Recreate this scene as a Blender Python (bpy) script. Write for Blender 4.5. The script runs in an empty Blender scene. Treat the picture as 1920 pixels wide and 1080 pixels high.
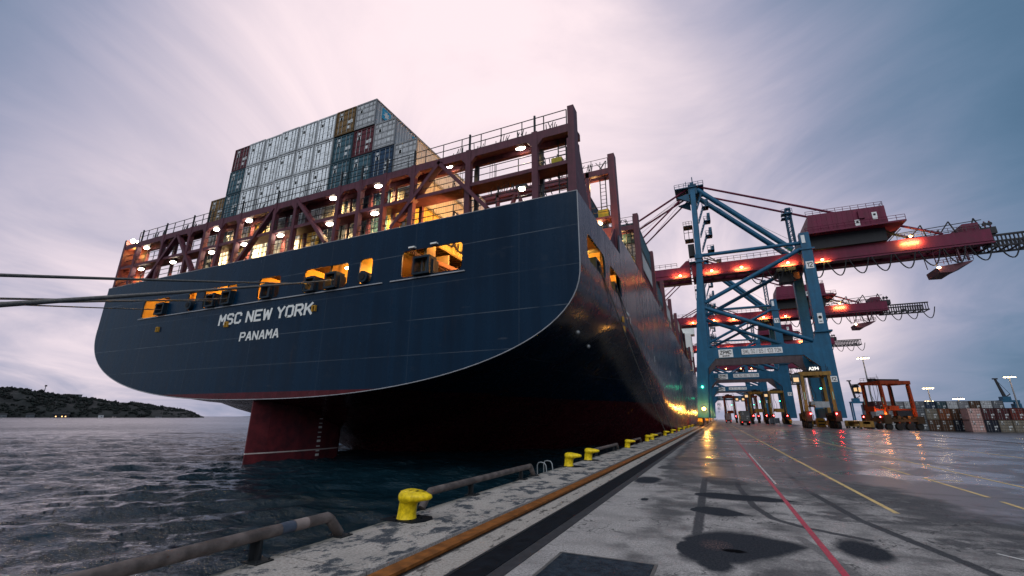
import bpy, bmesh, math, random
import numpy as np
from mathutils import Vector, Matrix, noise as mnoise
R = math.radians
rnd = random.Random(7)
scene = bpy.context.scene
COL = scene.collection

# ------------------------------------------------------------------ helpers
class MB:
    """collects solids and links them as ONE mesh object"""
    def __init__(s): s.v=[]; s.f=[]; s.m=[]; s.sm=[]
    def add(s, vs, fs, m=0, smooth=False):
        b=len(s.v); s.v+= [tuple(p) for p in vs]
        for f in fs: s.f.append([b+i for i in f]); s.m.append(m); s.sm.append(smooth)
        return s
    def hexa(s, p, m=0):   # 8 points: bottom ring then top ring
        return s.add(p,[(3,2,1,0),(4,5,6,7),(0,1,5,4),(1,2,6,5),(2,3,7,6),(3,0,4,7)],m)
    def box(s,x0,x1,y0,y1,z0,z1,m=0):
        return s.hexa([(x0,y0,z0),(x1,y0,z0),(x1,y1,z0),(x0,y1,z0),(x0,y0,z1),(x1,y0,z1),(x1,y1,z1),(x0,y1,z1)],m)
    def beam(s,p0,p1,w,h,m=0,up=(0,0,1),w1=None,h1=None):
        p0=Vector(p0);p1=Vector(p1);d=(p1-p0).normalized();u=Vector(up)
        if abs(d.dot(u))>.99: u=Vector((0,1,0))
        a=d.cross(u).normalized();b=a.cross(d).normalized()
        w1=w if w1 is None else w1; h1=h if h1 is None else h1
        q=[]
        for P,W,H in((p0,w,h),(p1,w1,h1)):
            q+=[P-a*W/2-b*H/2,P+a*W/2-b*H/2,P+a*W/2+b*H/2,P-a*W/2+b*H/2]
        return s.hexa(q,m)
    def tube(s,p0,p1,r,n=8,m=0,r1=None,caps=True):
        return s.path([p0,p1],r,n,m,caps,r1)
    def path(s,pts,r,n=6,m=0,caps=True,r1=None):
        pts=[Vector(p) for p in pts]; k=len(pts); vs=[]; ref=None
        for i,P in enumerate(pts):
            d=(pts[min(i+1,k-1)]-pts[max(i-1,0)]).normalized()
            if ref is None:
                ref=Vector((0,0,1)) if abs(d.z)<.9 else Vector((1,0,0))
            a=d.cross(ref).normalized(); b=a.cross(d).normalized(); ref=b
            rr=r if r1 is None else r+(r1-r)*i/(k-1)
            for j in range(n):
                t=2*math.pi*j/n; vs.append(P+a*math.cos(t)*rr+b*math.sin(t)*rr)
        fs=[]
        for i in range(k-1):
            for j in range(n):
                fs.append((i*n+j,i*n+(j+1)%n,(i+1)*n+(j+1)%n,(i+1)*n+j))
        s.add(vs,[f[::-1] for f in fs],m,True)
        if caps:
            s.add(vs[:n],[tuple(range(n))],m); s.add(vs[-n:],[tuple(range(n))[::-1]],m)
        return s
    def cyl(s,c,axis,r,l,n=16,m=0):
        c=Vector(c);a=Vector(axis).normalized(); return s.tube(c-a*l/2,c+a*l/2,r,n,m)
    def lathe(s,c,prof,n=20,m=0):
        vs=[];fs=[];k=len(prof)
        for r,z in prof:
            for j in range(n):
                t=2*math.pi*j/n; vs.append((c[0]+r*math.cos(t),c[1]+r*math.sin(t),c[2]+z))
        for i in range(k-1):
            for j in range(n): fs.append((i*n+j,i*n+(j+1)%n,(i+1)*n+(j+1)%n,(i+1)*n+j))
        return s.add(vs,fs,m,True)
    def ball(s,c,rx,ry,rz,m=0,n=10,k=6):
        vs=[];fs=[]
        for i in range(k+1):
            ph=-math.pi/2+math.pi*i/k
            for j in range(n):
                t=2*math.pi*j/n; vs.append((c[0]+rx*math.cos(ph)*math.cos(t),c[1]+ry*math.cos(ph)*math.sin(t),c[2]+rz*math.sin(ph)))
        for i in range(k):
            for j in range(n): fs.append((i*n+j,i*n+(j+1)%n,(i+1)*n+(j+1)%n,(i+1)*n+j))
        return s.add(vs,fs,m,True)
    def prism(s,poly,o,u,v,w,m=0):
        """polygon (a,b) -> o+u*a+v*b, extruded by vector w"""
        o=Vector(o);u=Vector(u);v=Vector(v);w=Vector(w);n=len(poly)
        A=[o+u*a+v*b for a,b in poly];B=[p+w for p in A]
        fs=[tuple(range(n))[::-1],tuple(range(n,2*n))]
        for i in range(n): fs.append((i,(i+1)%n,n+(i+1)%n,n+i))
        s.add(A+B,fs,m); return s
    def rail(s,pts,h=1.1,r=.03,step=1.6,m=0,mid=True):
        pts=[Vector(p) for p in pts]
        for a,b in zip(pts,pts[1:]):
            for hh in ((h,h*.5) if mid else (h,)):
                s.tube(a+Vector((0,0,hh)),b+Vector((0,0,hh)),r,4,m,caps=False)
            n=max(1,round((b-a).length/step))
            for i in range(n+1):
                p=a.lerp(b,i/n); s.tube(p,p+Vector((0,0,h)),r,4,m,caps=False)
        return s
    def obj(s,name,mats,parent=None,shade=None):
        me=bpy.data.meshes.new(name); me.from_pydata(s.v,[],s.f)
        if not isinstance(mats,(list,tuple)): mats=[mats]
        for x in mats: me.materials.append(x)
        me.polygons.foreach_set('material_index',s.m)
        me.polygons.foreach_set('use_smooth',s.sm if shade is None else [shade]*len(s.f))
        bm=bmesh.new(); bm.from_mesh(me); bmesh.ops.recalc_face_normals(bm,faces=bm.faces); bm.to_mesh(me); bm.free()
        me.update()
        return link(name,me,parent)

def link(name,me,parent=None):
    o=bpy.data.objects.new(name,me); COL.objects.link(o)
    if parent is not None:
        o.parent=parent
        o.matrix_parent_inverse=parent.matrix_basis.inverted() if parent.parent is None else Matrix.Identity(4)
    return o

def tag(o,label=None,cat=None,group=None,kind=None):
    if label: o['label']=label
    if cat: o['category']=cat
    if group: o['group']=group
    if kind: o['kind']=kind
    return o

def thing(name,label,cat,loc=(0,0,0),group=None):
    o=bpy.data.objects.new(name,None); COL.objects.link(o); o.location=loc
    o.empty_display_size=.5
    return tag(o,label,cat,group)

def copy_tree(o,parent=None):
    c=o.copy(); COL.objects.link(c)
    if parent is not None:
        mi=o.matrix_parent_inverse.copy(); c.parent=parent; c.matrix_parent_inverse=mi
    for ch in list(o.children): copy_tree(ch,c)
    return c

def new_thing(src,label,group=None,loc=None,rz=None):
    c=copy_tree(src); c['label']=label
    if group: c['group']=group
    if loc is not None: c.location=loc
    if rz is not None: c.rotation_euler=(0,0,rz)
    return c

def curve_mesh(splines,name='shape'):
    cu=bpy.data.curves.new(name,'CURVE'); cu.dimensions='2D'; cu.fill_mode='BOTH'
    for pts in splines:
        sp=cu.splines.new('POLY'); sp.points.add(len(pts)-1)
        for p,(a,b) in zip(sp.points,pts): p.co=(a,b,0,1)
        sp.use_cyclic_u=True
    ob=bpy.data.objects.new(name,cu); COL.objects.link(ob)
    dg=bpy.context.evaluated_depsgraph_get(); me=bpy.data.meshes.new_from_object(ob.evaluated_get(dg))
    bpy.data.objects.remove(ob); bpy.data.curves.remove(cu)
    return me

def plate(name,outline,holes,o,u,v,w,mat,parent):
    """flat plate with holes, thickness vector w"""
    me=curve_mesh([outline]+holes,name)
    bm=bmesh.new(); bm.from_mesh(me)
    bmesh.ops.remove_doubles(bm,verts=bm.verts,dist=1e-5)
    r=bmesh.ops.extrude_face_region(bm,geom=list(bm.faces))
    o=Vector(o);u=Vector(u);v=Vector(v);w=Vector(w)
    ex={e for e in r['geom'] if isinstance(e,bmesh.types.BMVert)}
    for x in bm.verts:
        a,b=x.co.x,x.co.y; x.co=o+u*a+v*b+(w if x in ex else Vector())
    bmesh.ops.recalc_face_normals(bm,faces=bm.faces)
    bm.to_mesh(me); bm.free(); me.materials.clear(); me.materials.append(mat)
    me.polygons.foreach_set('use_smooth',[False]*len(me.polygons))
    return link(name,me,parent)

def rrect(x0,x1,y0,y1,r,n=4):
    p=[]
    for cx,cy,a in((x1-r,y1-r,0),(x0+r,y1-r,90),(x0+r,y0+r,180),(x1-r,y0+r,270)):
        for i in range(n+1):
            t=R(a+90*i/n); p.append((cx+r*math.cos(t),cy+r*math.sin(t)))
    return p

def text_mesh(s,o,u,v,w,h,mat,depth=.02,bold=.02,spacing=1.0):
    """lettering fitted to w x h in the plane (o,u,v)"""
    cu=bpy.data.curves.new('lettering','FONT'); cu.body=s; cu.size=1; cu.extrude=0; cu.offset=bold; cu.resolution_u=3; cu.space_character=spacing
    ob=bpy.data.objects.new('lettering',cu); COL.objects.link(ob)
    dg=bpy.context.evaluated_depsgraph_get(); me=bpy.data.meshes.new_from_object(ob.evaluated_get(dg))
    bpy.data.objects.remove(ob); bpy.data.curves.remove(cu)
    n=len(me.vertices); co=np.zeros(n*3); me.vertices.foreach_get('co',co); co=co.reshape(-1,3)
    lo=co.min(0);hi=co.max(0)
    o=np.array(o,float);u=np.array(u,float);v=np.array(v,float);nn=np.cross(u,v)
    A=(co[:,0]-lo[0])/(hi[0]-lo[0])*w; B=(co[:,1]-lo[1])/(hi[1]-lo[1])*h
    P=o+A[:,None]*u+B[:,None]*v+nn*depth
    me.vertices.foreach_set('co',P.ravel()); me.materials.clear(); me.materials.append(mat)
    me.polygons.foreach_set('use_smooth',[False]*len(me.polygons)); me.update()
    return me
def text(name,s,o,u,v,w,h,mat,parent=None,depth=.02,bold=.02,spacing=1.0):
    return link(name,text_mesh(s,o,u,v,w,h,mat,depth,bold,spacing),parent)
GL={'M':[[(0,0),(0,6),(2,2.4),(4,6),(4,0)]],'S':[[(4,4.8),(4,5.2),(3.2,6),(.8,6),(0,5.2),(0,3.9),(.8,3.1),(3.2,2.9),(4,2.1),(4,.8),(3.2,0),(.8,0),(0,.8),(0,1.2)]],'C':[[(4,4.6),(4,5.2),(3.2,6),(.8,6),(0,5.2),(0,.8),(.8,0),(3.2,0),(4,.8),(4,1.4)]],'N':[[(0,0),(0,6),(4,0),(4,6)]],'E':[[(4,6),(0,6),(0,0),(4,0)],[(0,3.1),(3.2,3.1)]],'W':[[(0,6),(.9,0),(2.4,5),(3.9,0),(4.8,6)]],'Y':[[(0,6),(2,3),(4,6)],[(2,3),(2,0)]],'O':[[(.8,0),(0,.8),(0,5.2),(.8,6),(3.2,6),(4,5.2),(4,.8),(3.2,0),(.8,0)]],'R':[[(0,0),(0,6),(3.2,6),(4,5.2),(4,3.7),(3.2,2.9),(0,2.9)],[(2,2.9),(4,0)]],'K':[[(0,0),(0,6)],[(4,6),(.3,2.5)],[(1.4,3.6),(4,0)]],'P':[[(0,0),(0,6),(3.2,6),(4,5.2),(4,3.5),(3.2,2.7),(0,2.7)]],'A':[[(0,0),(0,0),(1.7,6),(2.3,6),(4,0)],[(.6,1.9),(3.4,1.9)]],'L':[[(0,6),(0,0),(3.6,0)]],'Z':[[(0,6),(4,6),(0,0),(4,0)]],'T':[[(0,6),(4,6)],[(2,6),(2,0)]],'D':[[(0,0),(0,6),(3,6),(4,5),(4,1),(3,0),(0,0)]],
'0':[[(.8,0),(0,.8),(0,5.2),(.8,6),(3.2,6),(4,5.2),(4,.8),(3.2,0),(.8,0)]],'1':[[(.6,4.6),(2,6),(2,0)]],'2':[[(0,4.8),(0,5.2),(.8,6),(3.2,6),(4,5.2),(4,4),(0,.2),(0,0),(4,0)]],'3':[[(0,5.2),(.8,6),(3.2,6),(4,5.2),(4,3.9),(3.2,3.1),(1.4,3.1)],[(3.2,3.1),(4,2.3),(4,.8),(3.2,0),(.8,0),(0,.8)]],'5':[[(4,6),(.2,6),(0,3.3),(3.2,3.6),(4,2.8),(4,.8),(3.2,0),(.8,0),(0,.8)]],'6':[[(4,5.2),(3.2,6),(.8,6),(0,5.2),(0,.8),(.8,0),(3.2,0),(4,.8),(4,2.6),(3.2,3.4),(.8,3.4),(0,2.6)]],'9':[[(0,.8),(.8,0),(3.2,0),(4,.8),(4,5.2),(3.2,6),(.8,6),(0,5.2),(0,3.4),(.8,2.6),(3.2,2.6),(4,3.4)]],'/':[[(0,-.4),(2,6.4)]],'7':[[(0,6),(4,6),(1.4,0)]],'4':[[(3,0),(3,6),(0,2),(4,2)]]}
def block_text(name,s,o,u,v,w,h,mat,parent=None,depth=.01,stroke=1.0,slant=0):
    """heavy block capitals: straight strokes with chamfered corners"""
    o=Vector(o);u=Vector(u);v=Vector(v);nn=u.cross(v); adv=0; pos=[]
    for ch in s:
        if ch==' ': adv+=2.6; continue
        wd=max(p[0] for st in GL[ch] for p in st); pos.append((ch,adv)); adv+=wd+1.9
    tot=adv-1.9+stroke; sx=w/tot; sy=h/(6+stroke); m=MB(); k=0
    for ch,x0 in pos:
        for st in GL[ch]:
            for a,b in zip(st,st[1:]):
                a=Vector((a[0]+x0+stroke/2,a[1]+stroke/2)); b=Vector((b[0]+x0+stroke/2,b[1]+stroke/2))
                if (b-a).length<1e-6: continue
                d=(b-a).normalized(); n=Vector((-d.y,d.x))*stroke/2; e=d*stroke*.36; k+=1
                z=depth+.0015*(k%7)
                q=[a-e-n,b+e-n,b+e+n,a-e+n]
                m.add([o+u*((p.x+p.y*slant)*sx)+v*(p.y*sy)+nn*z for p in q],[(0,1,2,3)])
    me=bpy.data.meshes.new(name); me.from_pydata(m.v,[],m.f); me.materials.append(mat); me.update()
    return link(name,me,parent)
XP=(1,0,0);YP=(0,1,0);ZP=(0,0,1)

# ------------------------------------------------------------------ node expressions
class N:
    """scalar socket with operators"""
    def __init__(s,nt,sock): s.nt=nt; s.k=sock
    def _m(s,op,*a,clamp=False):
        n=s.nt.nodes.new('ShaderNodeMath'); n.operation=op; n.use_clamp=clamp
        for i,x in enumerate((s,)+a):
            if isinstance(x,N): s.nt.links.new(x.k,n.inputs[i])
            else: n.inputs[i].default_value=float(x)
        return N(s.nt,n.outputs[0])
    def __add__(s,o): return s._m('ADD',o)
    __radd__=__add__
    def __sub__(s,o): return s._m('SUBTRACT',o)
    def __rsub__(s,o): return (s*-1)+o
    def __mul__(s,o): return s._m('MULTIPLY',o)
    __rmul__=__mul__
    def __truediv__(s,o): return s._m('DIVIDE',o)
    def pow(s,o): return s._m('POWER',o)
    def abs(s): return s._m('ABSOLUTE')
    def sqrt(s): return s._m('SQRT')
    def exp(s): return s._m('EXPONENT')
    def max(s,o): return s._m('MAXIMUM',o)
    def min(s,o): return s._m('MINIMUM',o)
    def clamp(s): return s._m('ADD',0,clamp=True)
    def sin(s): return s._m('SINE')
    def frac(s): return s._m('FRACT')
    def step(s,a,b):   # smoothstep a..b
        n=s.nt.nodes.new('ShaderNodeMapRange'); n.interpolation_type='SMOOTHSTEP'
        s.nt.links.new(s.k,n.inputs[0]); n.inputs[1].default_value=a; n.inputs[2].default_value=b
        if a>b:
            n.inputs[1].default_value=b; n.inputs[2].default_value=a; n.inputs[3].default_value=1; n.inputs[4].default_value=0
        return N(s.nt,n.outputs[0])

class Mat:
    def __init__(s,name):
        s.m=bpy.data.materials.new(name); s.m.use_nodes=True; s.nt=s.m.node_tree
        s.b=s.nt.nodes['Principled BSDF']; s.out=s.nt.nodes['Material Output']
        s.tc=None
    def coord(s,kind='Object'):
        if s.tc is None: s.tc=s.nt.nodes.new('ShaderNodeTexCoord')
        return s.tc.outputs[kind]
    def xyz(s,sock=None):
        n=s.nt.nodes.new('ShaderNodeSeparateXYZ'); s.nt.links.new(sock or s.coord(),n.inputs[0])
        return [N(s.nt,n.outputs[i]) for i in range(3)]
    def vec(s,x,y,z):
        n=s.nt.nodes.new('ShaderNodeCombineXYZ')
        for i,a in enumerate((x,y,z)):
            if isinstance(a,N): s.nt.links.new(a.k,n.inputs[i])
            else: n.inputs[i].default_value=a
        return n.outputs[0]
    def scaled(s,sc,sock=None):
        n=s.nt.nodes.new('ShaderNodeMapping'); n.inputs['Scale'].default_value=sc if isinstance(sc,tuple) else (sc,)*3
        s.nt.links.new(sock or s.coord(),n.inputs[0]); return n.outputs[0]
    def noise(s,scale=1,detail=4,rough=.55,sock=None,dist=0):
        n=s.nt.nodes.new('ShaderNodeTexNoise'); n.inputs['Scale'].default_value=scale; n.inputs['Detail'].default_value=detail
        n.inputs['Roughness'].default_value=rough; n.inputs['Distortion'].default_value=dist
        s.nt.links.new(sock or s.coord(),n.inputs['Vector']); return N(s.nt,n.outputs['Fac'])
    def rgb(s,c):
        n=s.nt.nodes.new('ShaderNodeRGB'); n.outputs[0].default_value=(*c,1); return n.outputs[0]
    def mix(s,f,a,b,mode='MIX'):
        n=s.nt.nodes.new('ShaderNodeMix'); n.data_type='RGBA'; n.blend_type=mode
        ins=[i for i in n.inputs if i.enabled]
        F=n.inputs[0];A=n.inputs[6];B=n.inputs[7]
        for k,x in((F,f),(A,a),(B,b)):
            if isinstance(x,N): s.nt.links.new(x.k,k)
            elif isinstance(x,bpy.types.NodeSocket): s.nt.links.new(x,k)
            elif isinstance(x,(int,float)): k.default_value=x
            else: k.default_value=(*x,1)
        return n.outputs[2]
    def set(s,name,x):
        k=s.b.inputs[name]
        if isinstance(x,N): s.nt.links.new(x.k,k)
        elif isinstance(x,bpy.types.NodeSocket): s.nt.links.new(x,k)
        elif isinstance(x,tuple): k.default_value=(*x,1) if len(x)==3 else x
        else: k.default_value=x
    def bump(s,h,strength=.3,dist=.05):
        n=s.nt.nodes.new('ShaderNodeBump'); n.inputs['Strength'].default_value=strength; n.inputs['Distance'].default_value=dist
        s.nt.links.new(h.k,n.inputs['Height']); s.nt.links.new(n.outputs[0],s.b.inputs['Normal'])

MATS={}
def paint(name,c,rough=.45,metal=0.,dirt=.35,scale=.8,streak=True,rust=None,bump=.0,spec=.22):
    if name in MATS: return MATS[name]
    M=Mat(name)
    n=M.noise(scale*2.2,6,.62)
    f=n.step(.3,.75)
    if streak:
        st=M.noise(1,4,.6,M.scaled((scale*3.5,scale*3.5,scale*.25)))
        f=(f*.5+st.step(.35,.7)*.5)
    dark=tuple(x*(1-dirt) for x in c)
    col=M.mix(f,dark,tuple(min(1,x*(1+dirt*.25)) for x in c))
    if rust:
        r=M.noise(scale*4.5,7,.7).step(.60,.72)
        col=M.mix(r*rust,col,(.10,.035,.012))
    M.set('Base Color',col); M.set('Metallic',metal)
    M.set('Roughness',(n*.3+(rough-.12))); M.set('Specular IOR Level',spec)
    if bump: M.bump(M.noise(scale*14,5,.6),bump,.02)
    MATS[name]=M.m; return M.m
def emit(name,c,s):
    if name in MATS: return MATS[name]
    m=bpy.data.materials.new(name); m.use_nodes=True; nt=m.node_tree
    b=nt.nodes['Principled BSDF']; b.inputs['Base Color'].default_value=(.05,.05,.05,1)
    b.inputs['Emission Color'].default_value=(*c,1); b.inputs['Emission Strength'].default_value=s
    MATS[name]=m; return m
def spot(c,d,energy,col=(1,.7,.3),cone=140,r=.15,name='flood_light'):
    l=bpy.data.lights.new(name,'SPOT'); l.energy=energy; l.color=col; l.shadow_soft_size=r; l.spot_size=R(cone); l.spot_blend=.7
    o=bpy.data.objects.new(name,l); o.location=c; o.rotation_euler=Vector(d).to_track_quat('-Z','Y').to_euler(); COL.objects.link(o); return o
def bar_light(c,d,energy,w,h,col,name='flood_bar'):
    l=bpy.data.lights.new(name,'AREA'); l.shape='RECTANGLE'; l.size=w; l.size_y=h; l.energy=energy; l.color=col
    o=bpy.data.objects.new(name,l); o.location=c; o.rotation_euler=Vector(d).to_track_quat('-Z','Y').to_euler(); COL.objects.link(o); return o
def lamp(c,energy,col=(1,.62,.25),r=.25,name='lamp_light'):
    l=bpy.data.lights.new(name,'POINT'); l.energy=energy; l.color=col; l.shadow_soft_size=r
    o=bpy.data.objects.new(name,l); o.location=c; COL.objects.link(o); return o

WARM=(1,.66,.32); ORANGE=(1,.42,.08)
M_WHITE=paint('white_paint',(.72,.72,.70),.5,dirt=.15)
M_BLACK=paint('black_lettering',(.012,.012,.014),.6,dirt=.1)
M_STEEL=paint('dark_steel',(.035,.038,.042),.45,.4)
M_GALV=paint('galvanised_steel',(.30,.31,.32),.45,.5)
M_GLASS=None
def glass():
    global M_GLASS
    if M_GLASS is None:
        M=Mat('cab_glass'); M.set('Base Color',(.03,.04,.05)); M.set('Roughness',.06); M.set('Specular IOR Level',.8); M_GLASS=M.m
    return M_GLASS
L_WARM=emit('warm_floodlight_glow',(1,.72,.38),22)
L_WHITE=emit('white_floodlight_glow',(1,.86,.66),30)
L_ORANGE=emit('sodium_glow',(1,.60,.16),30)
L_GREEN=emit('green_signal_glow',(.05,1,.45),14)
L_RED=emit('red_tail_glow',(1,.03,.03),60)

# ------------------------------------------------------------------ camera
cam=bpy.data.cameras.new('camera'); cam.sensor_width=36; cam.lens=815/1920*36; cam.clip_end=20000; cam.clip_start=.05
co=bpy.data.objects.new('camera',cam); COL.objects.link(co)
Rm=Matrix(((.91006086,.11468999,.39829065),(.41445356,-.26150682,-.87168941),(.00418168,.95836339,-.2855208)))
co.matrix_world=Matrix.Translation((0,0,2.0))@Rm.to_4x4()
scene.camera=co
scene.view_settings.view_transform='Standard'; scene.view_settings.look='None'; scene.view_settings.gamma=1
scene.view_settings.exposure=0.32
scene.cycles.use_denoising=True
scene.cycles.max_bounces=6; scene.cycles.diffuse_bounces=3; scene.cycles.glossy_bounces=4; scene.cycles.transmission_bounces=2
scene.cycles.caustics_reflective=False; scene.cycles.caustics_refractive=False
scene.cycles.sample_clamp_indirect=6

# ------------------------------------------------------------------ sky
SUN_EL,SUN_AZ=R(42),R(160)       # azimuth measured from +Y towards +X
w=bpy.data.worlds.new('World'); scene.world=w; w.use_nodes=True; nt=w.node_tree
for n in list(nt.nodes): nt.nodes.remove(n)
W=Mat.__new__(Mat); W.nt=nt; W.tc=None
out=nt.nodes.new('ShaderNodeOutputWorld')
sky=nt.nodes.new('ShaderNodeTexSky'); sky.sky_type='NISHITA'; sky.sun_disc=False; sky.sun_elevation=SUN_EL; sky.sun_rotation=SUN_AZ
bg1=nt.nodes.new('ShaderNodeBackground'); bg1.inputs[1].default_value=.05; nt.links.new(sky.outputs[0],bg1.inputs[0])
D=W.coord('Generated'); dx,dy,dz=W.xyz(D)
def lobe(c,k):
    c=Vector(c).normalized()
    return ((dx*c.x+dy*c.y+dz*c.z-1.0)*k).exp()
# cloud deck: noise on a plane overhead so the streaks run with perspective
h=(dz.max(0)+.18)
cl=W.noise(1.0,7,.58,W.vec(dx/h*1.15+dy/h*.3,dy/h*.85,0.3),1.1)
cl2=W.noise(.42,4,.5,W.vec(dx/h*1.5,dy/h*1.1,4.1))
main=lobe((-.38,.55,.74),6.4)
left=lobe((-.93,.33,.12),13.0)*.66
right=lobe((.13,.90,.42),13.)*.36
low=lobe((.20,.96,.16),38.)*.42+lobe((-.12,.98,.10),16.)*.40
f=(main*1.06+left+right+low)
f=(f+(cl-.5)*.80*(f*.9+.18)+(cl2-.5)*.55*(f*.6+.25)).max(0).clamp()
f=f-.05+lobe((.82,.54,.2),12.)*.30
col=W.mix(f.step(-.05,.36),(.012,.062,.115),(.110,.190,.300))
col=W.mix(f.step(.24,.62),col,(.335,.345,.475))
col=W.mix(f.step(.46,1.0),col,(.97,.80,.83))
# grey-blue bank low in the sky on the right
bank=(lobe((.37,.93,.055),110.)*(cl.step(.35,.7)*.6+.4)).clamp()
col=W.mix(bank*.62,col,(.19,.24,.36))
# open, lighter overcast behind the camera
col=W.mix(dy.step(.10,-.45)*.85,col,(.36,.40,.48))
bg2=nt.nodes.new('ShaderNodeBackground'); bg2.inputs[1].default_value=.92; nt.links.new(col,bg2.inputs[0])
mx=nt.nodes.new('ShaderNodeMixShader'); mx.inputs[0].default_value=.94
nt.links.new(bg1.outputs[0],mx.inputs[1]); nt.links.new(bg2.outputs[0],mx.inputs[2]); nt.links.new(mx.outputs[0],out.inputs[0])
sl=bpy.data.lights.new('sun','SUN'); sl.energy=1.3; sl.angle=R(60); sl.color=(.94,.97,1)
so=bpy.data.objects.new('sun',sl); COL.objects.link(so)
sd=Vector((math.sin(SUN_AZ)*math.cos(SUN_EL),math.cos(SUN_AZ)*math.cos(SUN_EL),math.sin(SUN_EL)))
so.rotation_euler=sd.to_track_quat('Z','Y').to_euler()
# ================================================================== quay, water, terrain
EDGE=-6.35
def zground(x):   # the yard falls away gently for drainage behind the crane tracks
    return 0.0 if x<26 else -min(1.15,(x-26)*.042)

def quay_material():
    M=Mat('quay_surface'); x,y,z=M.xyz()
    wx=M.noise(1.6,4,.6); wy=M.noise(1.7,4,.6,M.scaled((1,1,1.0),M.vec(x+31.7,y+12.3,0)))
    wv=M.noise(5.5,4,.65,M.vec(x+3,y+17,0)); X=x+(wx-.5)*.30+(wv-.5)*.09; Y=y+(wy-.5)*.45+(wv-.5)*.12
    fx=x+(M.noise(7,3,.6)-.5)*.07; fy=y+(M.noise(7.3,3,.6,M.vec(x+9,y+4,0))-.5)*.12
    def ell(cx,cy,rx,ry,soft=.28,X=X,Y=Y):
        q=((X-cx)/rx); r=((Y-cy)/ry); d=(q*q+r*r).sqrt()
        return d.step(1+soft,1-soft)
    def seg(x0,y0,x1,y1,w0,soft=.3):
        dx_,dy_=x1-x0,y1-y0; L=dx_*dx_+dy_*dy_
        t=(((fx-x0)*dx_+(fy-y0)*dy_)/L).clamp()
        ex=fx-x0-t*dx_; ey=fy-y0-t*dy_
        return ((ex*ex+ey*ey).sqrt()/w0).step(1+soft,1-soft)
    # damp stains and shallow puddles
    def tear(x0,x1,cy,ry,slope=0.,soft=.22):
        t=((X-x0)/(x1-x0)).clamp(); gg=t.sqrt()*(1-t)*2.6
        return (gg-((Y-cy-t*slope)/ry).abs()).step(-soft,soft)*t.step(0,.02)
    st=tear(-.86,1.12,8.42,1.12,.85).max(ell(-.28,7.75,.27,.50))
    st=st.max(tear(-.80,.46,11.85,.52,-.3)).max(tear(-.86,1.75,14.05,.62,-.2)).max(tear(-.66,.75,17.5,1.35,-.6)*.85)
    st=st.max(ell(-2.42,16.4,.46,.95)).max(ell(1.85,9.45,.34,.70)).max(tear(-2.6,-.5,20.8,1.0,.4)*.8).max(tear(-2.4,.6,25.5,1.5,-.5)*.8)
    st=st.max(ell(-1.95,12.6,.10,.22)).max(ell(-.1,23.0,.6,1.1)*.7)
    st2=tear(.6,3.4,13.8,.42,.2).max(tear(1.3,4.6,12.2,.55,.3)).max(tear(2.4,6.4,15.3,.8,-.6)).max(tear(3.0,6.5,10.4,.7,.3)).max(tear(.9,3.6,17.2,.8,.5)).max(ell(3.1,7.7,.6,.45,.5)).max(ell(4.5,8.8,.7,.6,.5))
    st2=st2*(M.noise(2.2,5,.65,M.vec(x,y+40,0)).step(.36,.56)*.75)
    # tyre tracks
    tr=seg(-.59,9.3,-.76,26,.10)
    for a,b in zip([(.34,28),(.31,16),(.53,12.7),(.80,11.4),(1.25,10.8)],[(.31,16),(.53,12.7),(.80,11.4),(1.25,10.8),(2.1,10.2)]): tr=tr.max(seg(*a,*b,.09))
    for a,b in zip([(2.13,25),(2.11,16),(2.40,12.1),(2.68,10.8),(3.05,9.2)],[(2.11,16),(2.40,12.1),(2.68,10.8),(3.05,9.2),(3.5,6.8)]): tr=tr.max(seg(*a,*b,.10))
    tr=tr.max(seg(1.05,9.9,1.75,6.3,.09)*.6).max(seg(4.2,12.5,5.2,7.0,.12)*.7).max(seg(3.0,18,4.4,11.5,.11)*.6)
    tread=(y*95+x*30).sin()*.5+.5
    tr=(tr*(tread*.22+.78)*M.noise(5,3,.6).step(.02,.32)).clamp()
    # broad wet area further along and towards the yard
    wn=M.noise(.30,5,.6,M.vec(x*.75,y*.55,0),.3); wn2=M.noise(1.1,4,.6)
    bias=y.step(9,27)*.34+x.step(1.0,9)*.17-(x.step(-1.6,-3.2)*.5)
    wet=(wn*.8+wn2*.2+bias).step(.60,.74)
    damp=((wn*.72+wn2*.36+bias*.85).step(.50,.66)*.75).max((M.noise(.85,6,.66,M.vec(x*.6,y*1.0,7.)).step(.56,.66))*.55)
    pud=(M.noise(.42,5,.55,M.vec(x*.8+7,y*.62,0),.5)+bias*.30+(wn2-.5)*.12).step(.60,.72)*wet
    dry_far=y.step(78,110)
    # aggregate
    sp=M.noise(62,3,.75); sp2=M.noise(24,5,.7); big=M.noise(1.1,6,.62); pit=M.noise(9,6,.75).step(.60,.70)
    con=(sp.step(.30,.70)*.5+sp2.step(.28,.72)*.5)
    base=M.mix(con,(.09,.085,.085),(.60,.555,.53))
    base=M.mix(big.step(.35,.7)*.55,base,(.20,.185,.178))
    asph=((x.step(.6,5.0)*.55+y.step(12,30)*.55)+(big-.5)*.5+(wn-.5)*.5).clamp()*.80
    base=M.mix(asph,base,M.mix(con,(.018,.021,.028),(.125,.125,.135)))
    # cope strip by the water: paler, patched with crumbled black asphalt
    cope=x.step(-4.56,-4.60)
    pale=M.mix(sp2.step(.25,.75),(.24,.215,.19),(.52,.47,.43))
    pale=M.mix(big.step(.42,.72)*.55,pale,(.235,.215,.195))
    crumb=(M.noise(1.55,7,.72,M.vec(x*1.2,y*.8,2.0))+(sp-.5)*.22).step(.505,.555)
    crumb2=(M.noise(4.2,6,.7)).step(.66,.70)
    pale=M.mix(crumb.max(crumb2*.8),pale,M.mix(sp.step(.35,.7),(.018,.022,.028),(.13,.14,.155)))
    pale=M.mix(x.step(-6.05,-6.33)*.5,pale,(.10,.09,.06))
    base=M.mix(cope,base,pale)
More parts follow.
